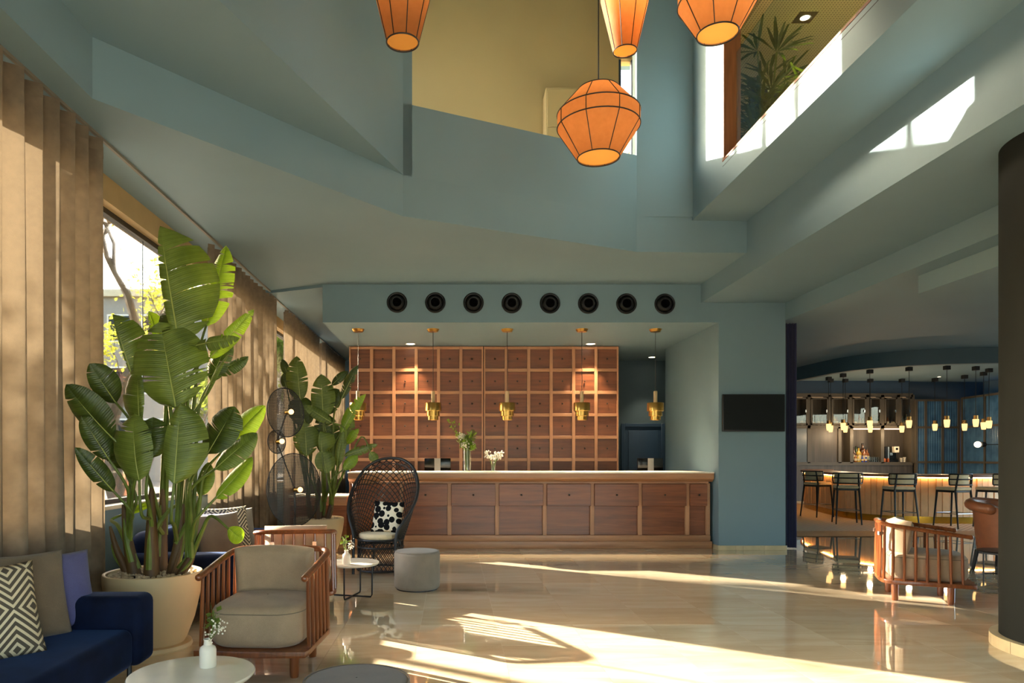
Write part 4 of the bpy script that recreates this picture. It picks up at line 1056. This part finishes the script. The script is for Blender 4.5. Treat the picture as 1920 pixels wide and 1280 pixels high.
# ================================================================ MESH DISC FLOOR LAMP
ld_ = 7.9
t = thing('disc_floor_lamp', 'black floor lamp with three round wire mesh discs', 'floor lamp', (-1.79,ld_,0))
O = Vector((-1.79,ld_,0))
MB().lathe([(0.0005,0),(0.16,0),(0.16,0.014),(0.15,0.018),(0.0005,0.018)],40,cap=False).build('base', M['black'], t)
c1 = P(553,918,ld_)-O; c2 = P(536,773,ld_-0.05)-O; c3 = P(519,828,ld_+0.04)-O
MB().tube([(0,0,0.015),(c1.x,c1.y,c1.z)],0.011,8).build('pole', M['black'], t)
MB().tube([c1, c3],0.009,8).build('arm', M['black'], t)
MB().tube([c3, c2+Vector((0,0.03,0))],0.009,8).build('arm', M['black'], t)
EMB = emit('filament_bulb',(1,.5,.16,1),2.2)
nm = Vector((0.83,-0.55,0.05)).normalized(); rot = nm.to_track_quat('Z','Y').to_euler()
for c, r_, pw in ((c1,0.415,7),(c2,0.278,5),(c3,0.135,2.5)):
    dsk = MB().lathe([(r_,0.0),(0.0005,0.0)],56,cap=False).build('mesh_disc', M['mesh'], t, loc=c, rot=rot)
    MB().tube([(r_*cos(2*pi*k/56),r_*sin(2*pi*k/56),0) for k in range(56)],0.005,6,closed=True).build('disc_rim', M['black'], dsk)
    MB().lathe([(0.022,0.0),(0.024,0.05),(0.018,0.06)],16).build('socket', M['brass'], dsk)
    MB().sphere((0,0,0.085),0.03,12,8).build('bulb', EMB, dsk)
    point(t, c+nm*0.085, pw, (1,.6,.28), 0.03)

# ================================================================ COUNTER FLOWERS
def glass_vase(name, lab, x, y, r, h, seed, n, hh, spread, white_frac, blob):
    rnd = random.Random(seed); t = thing(name, lab, 'vase', (x,y,1.105))
    MB().lathe([(0.0005,0.0),(r*0.8,0.0),(r*0.9,0.004),(r,h*0.5),(r*0.95,h),(r*0.9,h),(r*0.94,h*0.5),(r*0.8,0.012),(0.0005,0.012)],28,cap=False).build('glass_body', M['glass'], t)
    for k in range(n):
        a = rnd.uniform(0,2*pi); sp = spread*sqrt(rnd.random()); z = hh*rnd.uniform(0.6,1.0)
        top = Vector((cos(a)*sp, sin(a)*sp, z)); st = MB().tube([(rnd.uniform(-.3,.3)*r,rnd.uniform(-.3,.3)*r,0.015),(top.x*0.4,top.y*0.4,h),top],0.003,5).build('stem', M['stalk'], t)
        lf = MB()
        if rnd.random() < white_frac:
            for q in range(14): lf.sphere(top+Vector((rnd.gauss(0,blob),rnd.gauss(0,blob),rnd.gauss(0,blob*.7))),0.011,6,4)
            lf.build('blossoms', M['white'], st)
        else:
            for q in range(16):
                c = top.lerp(Vector((top.x*.4,top.y*.4,h)),rnd.random()*0.75)+Vector((rnd.gauss(0,.02),rnd.gauss(0,.02),rnd.gauss(0,.02)))
                d = Vector((rnd.uniform(-1,1),rnd.uniform(-1,1),rnd.uniform(-.2,1))).normalized(); n_ = d.cross(Vector((0.3,0.4,1))).normalized(); L_ = 0.042
                lf.add([c-d*L_,c+n_*L_*0.4,c+d*L_,c-n_*L_*0.4],[(0,1,2,3)])
            lf.build('leaves', M['leafbright'] if rnd.random() < .6 else M['leaf'], st, smooth=False)
    return t
gv = glass_vase('flower_vase','tall glass vase with a loose green bouquet on the desk', 0.22, 10.25, 0.06, 0.34, 3, 26, 0.60, 0.17, 0.28, 0.026)
# one long sprig to the left
rnd = random.Random(5); st = MB().tube(catmull([(-0.02,0,0.05),(-0.06,0,0.4),(-0.17,0,0.62),(-0.24,0,0.76)],4),0.003,5).build('stem', M['stalk'], gv); lf = MB()
for q in range(36):
    f = rnd.random(); c = Vector((-0.06,0,0.4)).lerp(Vector((-0.25,0,0.78)),f)+Vector((rnd.gauss(0,.03),rnd.gauss(0,.02),rnd.gauss(0,.02)))
    d = Vector((rnd.uniform(-1,.3),rnd.uniform(-.6,.6),rnd.uniform(0,1))).normalized(); n_ = d.cross(Vector((0.1,1,0.2))).normalized(); lf.add([c-d*.03,c+n_*.01,c+d*.03,c-n_*.01],[(0,1,2,3)])
lf.build('leaves', M['leafbright'], st, smooth=False)
glass_vase('flower_vase','small glass vase of white blossoms on the desk', 0.605, 10.25, 0.032, 0.15, 8, 14, 0.29, 0.12, 0.85, 0.024)
# ================================================================ BAR
BAR = catmull([Vector((x,y,0)) for x,y in ((9.9,19.3),(9.15,18.0),(8.68,16.2),(8.5,15.0),(8.72,14.25),(9.25,13.84),(9.96,13.66),(10.9,13.75),(12.6,14.6))], 8); BL = arclen(BAR)
def offs(path, d):
    out = []
    for i, p in enumerate(path):
        a = path[max(i-1,0)]; b = path[min(i+1,len(path)-1)]; t_ = (b-a).normalized(); out.append(Vector((p.x-t_.y*d, p.y+t_.x*d, 0)))
    return out
bar = thing('bar_counter', 'curved bar counter with cream boarded front and glowing edge', 'bar', (10,15,0))
BO = Vector((10,15,0)); sub = lambda ps: [(p.x-BO.x,p.y-BO.y) for p in ps]
MB().wall(sub(offs(BAR,0.03)),0.5,0.0,0.9).build('core', M['seatcream'], bar)
MB().wall(sub(offs(BAR,-0.004)),0.03,0.0,0.13).build('kick_plate', M['gold'], bar)
MB().wall(sub(offs(BAR,-0.09)),0.72,0.915,0.965).build('counter_top', M['desk'], bar)
boardm = plain('cream_board', srgb(236,198,150), 0.45, var=0.06)
nb = int(BL[-1]/0.125)
for k in range(nb):
    p0_, p1_ = along(BAR,BL,BL[-1]*(k+0.02)/nb), along(BAR,BL,BL[-1]*(k+0.96)/nb)
    c = (p0_+p1_)/2-BO; d = p1_-p0_; pr_ = 0.0 if k%3 else 0.012
    tx = d.normalized()
    MB().obox((c.x-tx.y*(0.012-pr_),c.y+tx.x*(0.012-pr_),0.52),(d.length*(0.8 if k%3==0 else 1.0),0.03,0.78),atan2(d.y,d.x)).build('front_board', boardm, bar, smooth=False)
led = emit('amber_led',(1,.5,.15,1),16)
MB().tube([(p.x-BO.x,p.y-BO.y,0.905) for p in offs(BAR,-0.035)],0.008,5).build('light_strip', led, bar)
tag(MB().prism(sub(offs(BAR[26:46],1.1))+sub(offs(BAR[26:46],0.75))[::-1],0.925,0.955).build('back_shelf', M['gold'], bar, smooth=False),'brass edged inner shelf')

def stool(lab, x, y, face):
    t = thing('bar_stool', lab, 'bar stool', (x-0.06,y,0), atan2(-face[0], face[1]), 'black bar stools at the bar')   # local +y = towards the bar
    for sx in (-1,1):
        MB().tube([(sx*0.22,0.22,0),(sx*0.185,0.17,0.70)],[0.013,0.019],8).build('front_leg', M['black'], t)
        MB().tube([(sx*0.22,-0.26,0),(sx*0.185,-0.18,0.70),(sx*0.17,-0.225,0.99)],[0.013,0.019,0.014],8).build('rear_leg', M['black'], t)
    MB().prism(rrect(0.2,0.19,0.05),0.66,0.70).build('apron', M['black'], t, bevel=0.006, seg=1)
    MB().puck(rrect(0.225,0.215,0.09),0.70,0.755,0.024,0.006).build('seat', M['seatcream'], t, angle=60)
    arc = lambda z, w, r_=0.012: MB().tube(catmull([(-w,-0.12,z),(-w*0.72,-0.215,z),(0,-0.25,z),(w*0.72,-0.215,z),(w,-0.12,z)],5),r_,7)
    for z, w_ in ((0.80,0.25),(0.905,0.265),(1.0,0.25)): arc(z,w_,0.012).build('back_rail', M['black'], t)
    for s in (-1,1): MB().tube([(s*0.25,-0.12,0.80),(s*0.265,-0.12,0.905),(s*0.25,-0.12,1.0)],0.011,7).build('back_end', M['black'], t)
    pd = [[(0.235*u,-0.115-0.105*(1-u*u),0.81+0.18*v) for u in [q/8-1 for q in range(17)]] for v in (0,0.33,0.66,1)]
    pb_ = [[(p[0],p[1]+0.022,p[2]) for p in r[::-1]] for r in pd]
    MB().grid([a+b for a,b in zip(pd,pb_)],True).build('back_pad', M['seatcream'], t, angle=60)
    MB().tube([(-0.205,0.2,0.27),(0.205,0.2,0.27),(0.21,-0.23,0.27),(-0.21,-0.23,0.27)],0.008,6,closed=True).build('footrest', M['chrome'], t)
    return t
stool('leftmost black bar stool, next to the navy curtain', 8.12, 15.3, (1,.35))
stool('second black bar stool from the navy curtain', 7.86, 13.72, (.35,.95))
stool('middle black bar stool behind the lone armchair', 8.56, 13.2, (0.02,1))
stool('fourth black bar stool, above the arm of the lone armchair', 9.42, 12.95, (-.28,.95))
stool('rightmost black bar stool, cut by the dark column', 10.2, 13.02, (-.5,.87))

# ---- bar pendants
capm = M['black']; glow = emit('frosted_glow',(1,.56,.2,1),0.95)
pl_ = [(1553.8,706.4,807),(1557.5,712,810),(1581,700,806),(1585,714,810.5),(1631,693,802),(1631.8,714.7,810.5),(1691,713.6,810.5),(1704.5,688,802),(1753,708.6,807),(1775.4,685.6,801),(1808.6,703,807),(1829.6,686.7,800),(1844.3,697,805),(1854.5,690.6,802.6)]
lam = ['nearer of the two leftmost bar pendants','farther of the two leftmost bar pendants','nearer bar pendant of the second pair from the left','farther bar pendant of the second pair from the left','nearer bar pendant above the middle bar stool','farther bar pendant in line with the middle bar stool','bar pendant before the coffee machine bay, farther one','bar pendant before the coffee machine bay, nearer one','bar pendant before the left blue tiled panel','bar pendant with the highest cap, before the blue tiles','bar pendant left of the globe wall lamp','bar pendant above the globe wall lamp','bar pendant second from the dark column','bar pendant closest to the dark column']
for (x, yc, yb), lb in zip(pl_, lam):
    Y = min(2886/(VY-yc), 20.05); X = (x-VX)*Y/F; zb = EYE+(VY-yb)*Y/F
    t = thing('bar_pendant', 'small glowing '+lb, 'pendant lamp', (X,Y,3.56), group='small glowing pendants over the bar')
    MB().box(-0.06,0.06,-0.06,0.06,-0.1,0).build('ceiling_cap', capm, t, bevel=0.005, seg=1)
    zz = zb-3.56
    MB().tube([(0,0,-0.09),(0,0,zz+0.28)],0.007,5).build('cord', capm, t)
    MB().lathe([(0.0005,zz+0.29),(0.05,zz+0.285),(0.052,zz+0.19),(0.0005,zz+0.19)],16,cap=False).build('socket', M['brassdark'], t)
    MB().lathe([(0.066,zz+0.19),(0.063,zz+0.1),(0.05,zz+0.01),(0.042,zz),(0.0005,zz)],18,cap=False).build('glass_shade', glow, t)
    if yb in (802, 810.5, 806, 801): point(t, (0,0,zz-0.06), 9, (1,.72,.42), 0.06)

# ---- back-bar cabinet
BY = 20.5; bx = lambda x: (x-VX)*BY/F; bz = lambda y: EYE+(VY-y)*BY/F
grey_oak = wood('smoked_oak', srgb(54,48,43), srgb(86,78,70), 0.5, 2, 0.5)
frm = plain('bronze_frame', srgb(82,75,65), 0.5)
cab = thing('back_bar_cabinet', 'tall smoked oak back bar with glass doors and open bays', 'cabinet', (bx(1600),BY+0.2,0))
cx0, cy0 = bx(1600), BY+0.2
def Bx(x0,x1,y0,y1,f0,f1): return MB().box(bx(x0)-cx0,bx(x1)-cx0,BY+f0-cy0,BY+f1-cy0,min(bz(y0),bz(y1)),max(bz(y0),bz(y1)))
Bx(1440,1712,740,940,0.36,0.4).build('back_panel', grey_oak, cab, smooth=False)
Bx(1440,1712,737,744,0.0,0.36).build('top_board', frm, cab, smooth=False)
Bx(1440,1712,797,803,0.0,0.36).build('shelf', frm, cab, smooth=False)
Bx(1440,1712,866,872,0.0,0.36).build('worktop', frm, cab, smooth=False)
for x in (1517,1556,1595,1627,1655,1685,1712): Bx(x-3,x+3,740,800,0.0,0.36).build('upright', frm, cab, smooth=False)
for x in (1517,1575,1597,1655,1712): Bx(x-3,x+3,800,868,0.0,0.36).build('upright', frm, cab, smooth=False)
Bx(1440,1712,872,940,0.02,0.36).build('base_unit', grey_oak, cab, smooth=False)
Bx(1520,1573,803,866,0.05,0.1).build('wood_panel', grey_oak, cab, smooth=False)
Bx(1440,1515,803,866,0.02,0.06).build('dark_screen', M['blackgloss'], cab, smooth=False)
ds = [(1480,1514),(1520,1553),(1559,1592),(1598,1624),(1630,1652),(1658,1682),(1688,1709)]
for a, b in ds:
    f_ = Bx(a,a+3,745,796,-0.02,0.0); f_ = f_.box(bx(b-3)-cx0,bx(b)-cx0,BY-.02-cy0,BY-cy0,bz(796),bz(745)).box(bx(a)-cx0,bx(b)-cx0,BY-.02-cy0,BY-cy0,bz(748),bz(745)).box(bx(a)-cx0,bx(b)-cx0,BY-.02-cy0,BY-cy0,bz(796),bz(793))
    dd = f_.build('glass_door', frm, cab, smooth=False)
    Bx(a+3,b-3,748,793,-0.012,-0.008).build('door_pane', M['glass'], dd, smooth=False)
    Bx(b-5,b-3,768,773,-0.04,-0.02).build('handle', M['chrome'], dd, smooth=False)
for a, b in ((1480,1514),(1520,1553),(1559,1592),(1598,1624),(1630,1652),(1658,1682),(1688,1709)):
    Bx(a+6,b-6,744.2,745.2,0.1,0.2).build('door_light', emit('cabinet_glow',(1,.6,.3,1),0.6), cab, smooth=False)
for a, b in ((1600,1652),(1659,1692)): Bx(a,b,803,804.6,0.05,0.1).build('shelf_light', emit('shelf_glow',(1,.66,.34,1),2.5), cab, smooth=False)
struct('trim_9', MB().box(bx(1440),bx(1708),BY+0.05,BY+0.3,bz(737)+.003,3.56), M['darkblue'], 'dark blue band above the back bar cabinet', smooth=False)
# ---- bottles and glassware
gm = {}
for nm_, c_ in (('clear',(104,114,108)),('amber',(120,66,24)),('green',(44,70,36)),('brown',(60,34,20)),('blue',(30,60,150)),('yellow',(170,140,50))):
    gm[nm_] = plain(nm_+'_bottle_glass', srgb(*c_), 0.12, var=0.1, scale=20)
lblm = plain('paper_label', srgb(186,172,140), 0.7)
def bottle(lab, px_, base_y, h, col, Y, group):
    X = (px_-VX)*Y/F; z = bz(base_y); r = h*0.16
    t = thing('bottle', lab, 'bottle', (X,Y,z), group=group)
    MB().lathe([(r*0.96,0),(r,0.01),(r,h*0.55),(r*0.85,h*0.64),(r*0.36,h*0.74),(r*0.34,h*0.93)],14).build('glass_body', gm[col], t)
    MB().lathe([(r*0.4,h*0.93),(r*0.4,h)],12).build('cap', M['black'] if col != 'clear' else M['brassdark'], t)
    MB().lathe([(r*1.02,h*0.16),(r*1.02,h*0.46)],14,cap=False).build('paper_label', lblm, t)
rnd = random.Random(21); cols = ['clear','amber','green','brown','amber','clear','yellow']
dn = ['first visible','second','third','fourth','fifth','sixth','last']
for di, (xs, hs) in enumerate((((1503,1510),(0.3,0.28)),((1526,1534,1541,1548),(0.24,0.27,0.25,0.3)),((1564,1568.5,1575.5,1583,1589),(0.3,0.28,0.24,0.28,0.3)),((1603.5,1611,1618),(0.28,0.32,0.24)),((1634,1640,1647),(0.3,0.3,0.28)),((1664,1673,1677.5),(0.26,0.25,0.22)),((1692.5,1699.5,1706),(0.27,0.33,0.3)))):
    for bi, (x, h) in enumerate(zip(xs, hs)):
        col = ('clear' if di in (1,6) else cols[(di*3+bi*2)%7])
        bottle('%s bottle, %s from the left behind the %s glass door' % (col, ['first','second','third','fourth','fifth'][bi], dn[di]), x, 797, h, col, BY+0.14, 'bottles behind the glass doors')
for bi, (x, h, col, dy) in enumerate(((1601,0.44,'brown',0.1),(1605.5,0.47,'green',0.18),(1610,0.45,'yellow',0.1),(1617.5,0.56,'brown',0.18),(1620.5,0.42,'amber',0.08),(1625.5,0.4,'amber',0.18),(1604,0.24,'amber',0.03),(1609,0.22,'yellow',0.03),(1617,0.2,'blue',0.03),(1623,0.22,'blue',0.03))):
    bottle('%s %s bottle on the open bar shelf, %s from the left' % ('short' if h < .3 else 'tall', col, ['first','second','third','fourth','fifth','last'][bi] if bi < 6 else ['first','second','third','last'][bi-6]), x, 866, h, col, BY+dy, 'bottles on the open bar shelf')
gl0 = None
for gi, x in enumerate((1630,1634,1638,1642,1646,1650)):
    for gj in range(2):
        lb = 'clear tumbler %s row, %s from the left beside the open bottles' % (('front' if gj == 0 else 'back'), ['first','second','third','fourth','fifth','sixth'][gi])
        o = MB().lathe([(0.0005,0.004),(0.026,0.0),(0.034,0.15),(0.031,0.15),(0.024,0.01),(0.0005,0.01)],12,cap=False).build('tumbler', M['glass'] if gl0 is None else gl0)
        gl0 = o.data.materials[0]; o.location = ((x-VX)*BY/F, BY+0.06+gj*0.09, bz(866)); tag(o, lb, 'glass', 'tumblers on the bar shelf')
cm = thing('coffee_machine', 'black and steel coffee machine in the right bar bay', 'coffee machine', (bx(1674),BY+0.17,bz(866)))
MB().box(-0.2,0.2,-0.12,0.16,0,0.08).box(-0.2,-0.08,-0.12,0.16,0.08,0.46).box(-0.2,0.2,-0.02,0.16,0.08,0.46).build('body', M['blackgloss'], cm, bevel=0.008, seg=1)
MB().box(-0.12,-0.085,-0.135,-0.12,0.05,0.45).build('steel_edge', M['chrome'], cm, smooth=False)
sc2 = MB().box(0.06,0.21,-0.15,-0.02,0.28,0.46).build('display', M['white'], cm, bevel=0.01, seg=1)
MB().box(0.1,0.17,-0.152,-0.15,0.36,0.42).build('display_window', M['blackgloss'], sc2, smooth=False)
MB().box(-0.05,0.03,-0.12,-0.02,0.2,0.28).build('spout', M['chrome'], cm, smooth=False)
for k, (x, h, lb) in enumerate(((1694,0.13,'left stack of white cups by the coffee machine'),(1700,0.15,'right stack of white cups by the coffee machine'))):
    t = thing('cup_stack', lb, 'cups', (bx(x),BY+0.1,bz(866)), group='cup stacks')
    for q in range(3): MB().lathe([(0.03,0),(0.045,h/3*0.9),(0.041,h/3*0.9),(0.027,0.006)],14,(0,0,q*h/3)).build('cup', M['white'], t)
for k, (x, lb) in enumerate(((1659.5,'left copper canister beside the coffee machine'),(1666,'right copper canister beside the coffee machine'))):
    o = MB().lathe([(0.0005,0),(0.04,0),(0.042,0.09),(0.04,0.1),(0.012,0.105),(0.01,0.12),(0.0005,0.12)],16,cap=False).build('canister', plain('copper',srgb(180,100,64),0.3,1.0)); o.location = (bx(x),BY+0.02,bz(866)); tag(o, lb, 'canister', 'copper canisters')

# ---- blue tiled panels right of the cabinet
tl = NT('blue_ribbed_tile'); v_ = tl.coords((1,1,1), False)
sp_ = tl.n('ShaderNodeSeparateXYZ'); tl.l(v_, sp_.inputs[0]); nz_ = tl.n('ShaderNodeTexNoise', Scale=3.0); tl.l(v_, nz_.inputs['Vector'])
tl.set(color=tl.ramp(nz_.outputs[0], [(0.3,srgb(52,92,130)),(0.7,srgb(82,124,164))]), rough=0.25)
tl.bump(tl.math('SINE', tl.math('MULTIPLY', tl.math('ADD', sp_.outputs[0], sp_.outputs[1]), 90.0)), 0.4, 0.01)
def tiled(lab, A_, B_, z1, nm_, splits):
    A_, B_ = Vector(A_), Vector(B_); d = B_-A_; L_ = d.length; an = atan2(d.y,d.x)
    t = thing('tiled_screen', lab, 'wall panel', (A_.x,A_.y,0), an, 'blue tiled screens by the bar')
    for k in range(len(splits)-1):
        for (za, zb_) in ((0.1,1.12),(1.18,2.15),(2.2,z1-0.05)):
            MB().box(L_*splits[k]+0.03,L_*splits[k+1]-0.03,0.03,0.06,za,zb_).build('tile_panel', tl.m, t, smooth=False)
    for s in splits: MB().box(L_*s-0.03,L_*s+0.03,0,0.09,0,z1).build('upright', frm, t, smooth=False)
    for z in (0.05,1.15,2.175,z1-0.025): MB().box(0,L_,0.005,0.08,z-0.03,z+0.03).build('rail', frm, t, smooth=False)
tiled('frontal blue tiled screen right of the back bar cabinet', (13.7,20.45,0), (14.95,20.45,0), 3.0, 'a', (0,0.22,0.62,1))
tiled('angled blue tiled screen with the globe lamp', (14.98,20.4,0), (14.62,17.2,0), 3.05, 'b', (0,0.32,0.68,1))
gp = P(1838,833,18.6)
t = thing('globe_wall_lamp', 'glowing globe wall lamp on the angled blue screen', 'wall lamp', (gp.x,18.6,gp.z))
MB().sphere((-0.07,0,0),0.085,16,10).build('globe', emit('opal_glow',(1,.86,.62,1),0.8), t)
MB().lathe([(0.07,0.0),(0.07,0.1)],16).build('mount', M['black'], t, loc=(0.02,0,0), rot=(0,pi/2,0))
MB().tube([(0.12,0,0),(0.6,0.1,0)],0.01,6).build('arm', M['black'], t)
for k, (x, y) in enumerate(((1747,733),(1797,726),(1856,725))):
    Y = 2886/(VY-y)*1.0; Y = min(Y,19.8)
    downlight(((x-VX)*Y/F, Y-0.6*k-0.3, 3.56), '%s bar ceiling downlight from the left' % ['first','second','third'][k], 15, 0.05)

# ================================================================ OUTSIDE
ground = tag(MB().box(-60,-3.3,-20,80,-0.3,-0.12).build('street', plain('pale_paving', srgb(120,112,100), 0.9, var=0.15, scale=0.6), smooth=False), 'pale paved street outside the windows', None, None, 'structure')
tag(MB().box(-3.25,60,-60,-4.25,-0.3,-0.1).build('forecourt', plain('forecourt_paving', srgb(170,160,144), 0.9, var=0.12, scale=0.6), smooth=False), 'paved forecourt in front of the hall', None, None, 'structure')
bark = plain('grey_bark', srgb(92,82,72), 0.9, var=0.25, scale=12)
fol = translucent('yellow_green_foliage', srgb(132,138,54), srgb(190,190,60), 0.5, 0.8)
fol2 = translucent('green_foliage', srgb(84,108,44), srgb(140,160,50), 0.45, 0.8)
def tree(lab, base, lean, h, r, seed, leafn, fm, levels=3, lsz=0.06, spread=0.9):
    rnd = random.Random(seed); t = thing('street_tree', lab, 'tree', base, group='street trees outside the windows'); tips = []
    def grow(p, d, ln, rad, lev, par):
        pts = [p]; q = p.copy(); dd = d.copy()
        for i in range(4):
            dd = (dd+Vector((rnd.gauss(0,.16),rnd.gauss(0,.16),rnd.gauss(0.03,.1)))).normalized(); q = q+dd*ln/4; pts.append(q)
        b = MB().tube(pts, [rad*(1-0.12*i) for i in range(5)], 7 if lev < 2 else 5)
        if lev == 0: par = b.build('trunk', bark, t)
        else: br.v and None; br_add(b)
        if lev < levels:
            for k in range(3 if lev == 0 else rnd.randint(2,3)):
                st = pts[-1] if k == 0 else pts[rnd.randint(2,4)]
                nd = (dd*0.6+Vector((rnd.uniform(-1,1),rnd.uniform(-1,1),rnd.uniform(-0.1,0.9)))*spread).normalized()
                grow(st, nd, ln*rnd.uniform(0.55,0.8), rad*rnd.uniform(0.45,0.62), lev+1, par)
        else: tips.extend(pts[1:])
    br = MB()
    def br_add(b): br.add(b.v, b.f)
    grow(Vector((0,0,0)), Vector(lean).normalized(), h, r, 0, None)
    br.build('branches', bark, t)
    lf = MB()
    for k in range(leafn):
        c = rnd.choice(tips)+Vector((rnd.gauss(0,.28),rnd.gauss(0,.28),rnd.gauss(-0.05,.25)))
        a = Vector((rnd.gauss(0,1),rnd.gauss(0,1),rnd.gauss(0,1))).normalized(); b = a.cross(Vector((0.3,0.5,0.8))).normalized(); s_ = lsz*rnd.uniform(0.6,1.3)
        lf.add([c-a*s_, c+b*s_*0.55, c+a*s_, c-b*s_*0.55],[(0,1,2,3)])
    o = lf.build('foliage', fm, t, smooth=False); o['kind'] = 'stuff'
    return t
tree('leaning bare street tree with thick trunk beside the first window', (-5.25,11.6,-0.12), (-0.1,0.0,1), 4.0, 0.30, 12, 500, fol, 4, 0.04)
tree('bare branched street tree at the left, casting dappled shade', (-12.6,9.4,-0.12), (0,0,1), 2.6, 0.15, 61, 2600, fol, 4, 0.1)
tree('street tree casting dappled shade on the second curtain', (-13.2,15.8,-0.12), (0,0,1), 4.8, 0.2, 65, 1600, fol, 4, 0.1)
tree('street tree with yellow green leaves in front of the tall building', (-9.3,20.5,-0.12), (0.1,0,1), 3.2, 0.14, 31, 3500, fol, 4, 0.07)
tree('leafy green street tree seen through the second window', (-8.5,30,-0.12), (0,0,1), 3.0, 0.16, 44, 9000, fol2, 4, 0.11)
tree('leafy green street tree seen through the third window', (-11.5,44,-0.12), (0,0,1), 3.4, 0.18, 47, 9000, fol2, 4, 0.14)
def round_tree(lab, base, zc, r, hz, seed, n):
    rnd = random.Random(seed); t = thing('street_tree', lab, 'tree', base, group='street trees outside the windows')
    MB().tube([(0,0,0),(0.03,0,zc*0.5),(0,0,zc)],[0.09,0.07,0.04],8).build('trunk', bark, t); lf = MB()
    for k in range(n):
        d = Vector((rnd.gauss(0,1),rnd.gauss(0,1),rnd.gauss(0,1))).normalized()*(rnd.random()**0.4)
        c = Vector((d.x*r,d.y*r,zc+d.z*hz)); a = Vector((rnd.gauss(0,1),rnd.gauss(0,1),rnd.gauss(0,1))).normalized(); q = a.cross(Vector((0.3,0.5,0.8))).normalized()
        lf.add([c-a*0.13,c+q*0.07,c+a*0.13,c-q*0.07],[(0,1,2,3)])
    lf.build('foliage', fol2, t, smooth=False)['kind'] = 'stuff'
round_tree('unseen round crowned street tree added to shade the first window', (-8.2,9.5,-0.12), 5.25, 1.1, 1.85, 77, 7000)  # hidden from view, crown placed and sized to block sun through the first window
def building(lab, x0, x1, y0, y1, h, m_, nx, nz):
    t = thing('building', lab, 'building', ((x0+x1)/2,y0,-0.12), group='buildings across the street')
    w_ = x1-x0; MB().box(-w_/2,w_/2,0,y1-y0,0,h).build('wall', m_, t, smooth=False)
    MB().box(-w_/2-.3,w_/2+.3,-.3,y1-y0,h,h+.4).build('roof_edge', M['plinth'], t, smooth=False)
    for i in range(nx):
        for k in range(nz):
            xc = -w_/2+w_*(i+.5)/nx; z = 2+k*3.0
            wf = MB().box(xc-.75,xc+.75,-.06,0.0,z,z+1.6).build('window', M['white'], t, smooth=False)
            MB().box(xc-.65,xc+.65,-.08,-.06,z+.1,z+1.5).build('pane', M['screen'], wf, smooth=False)
building('pale tall building seen through the first window', -26, -16.2, 40, 50, 10.6, plain('pale_render', srgb(150,142,128), 0.8), 5, 3)
building('low stone coloured building at the end of the street', -19, -10, 60, 70, 8.5, plain('stone_render', srgb(140,132,116), 0.8), 4, 2)
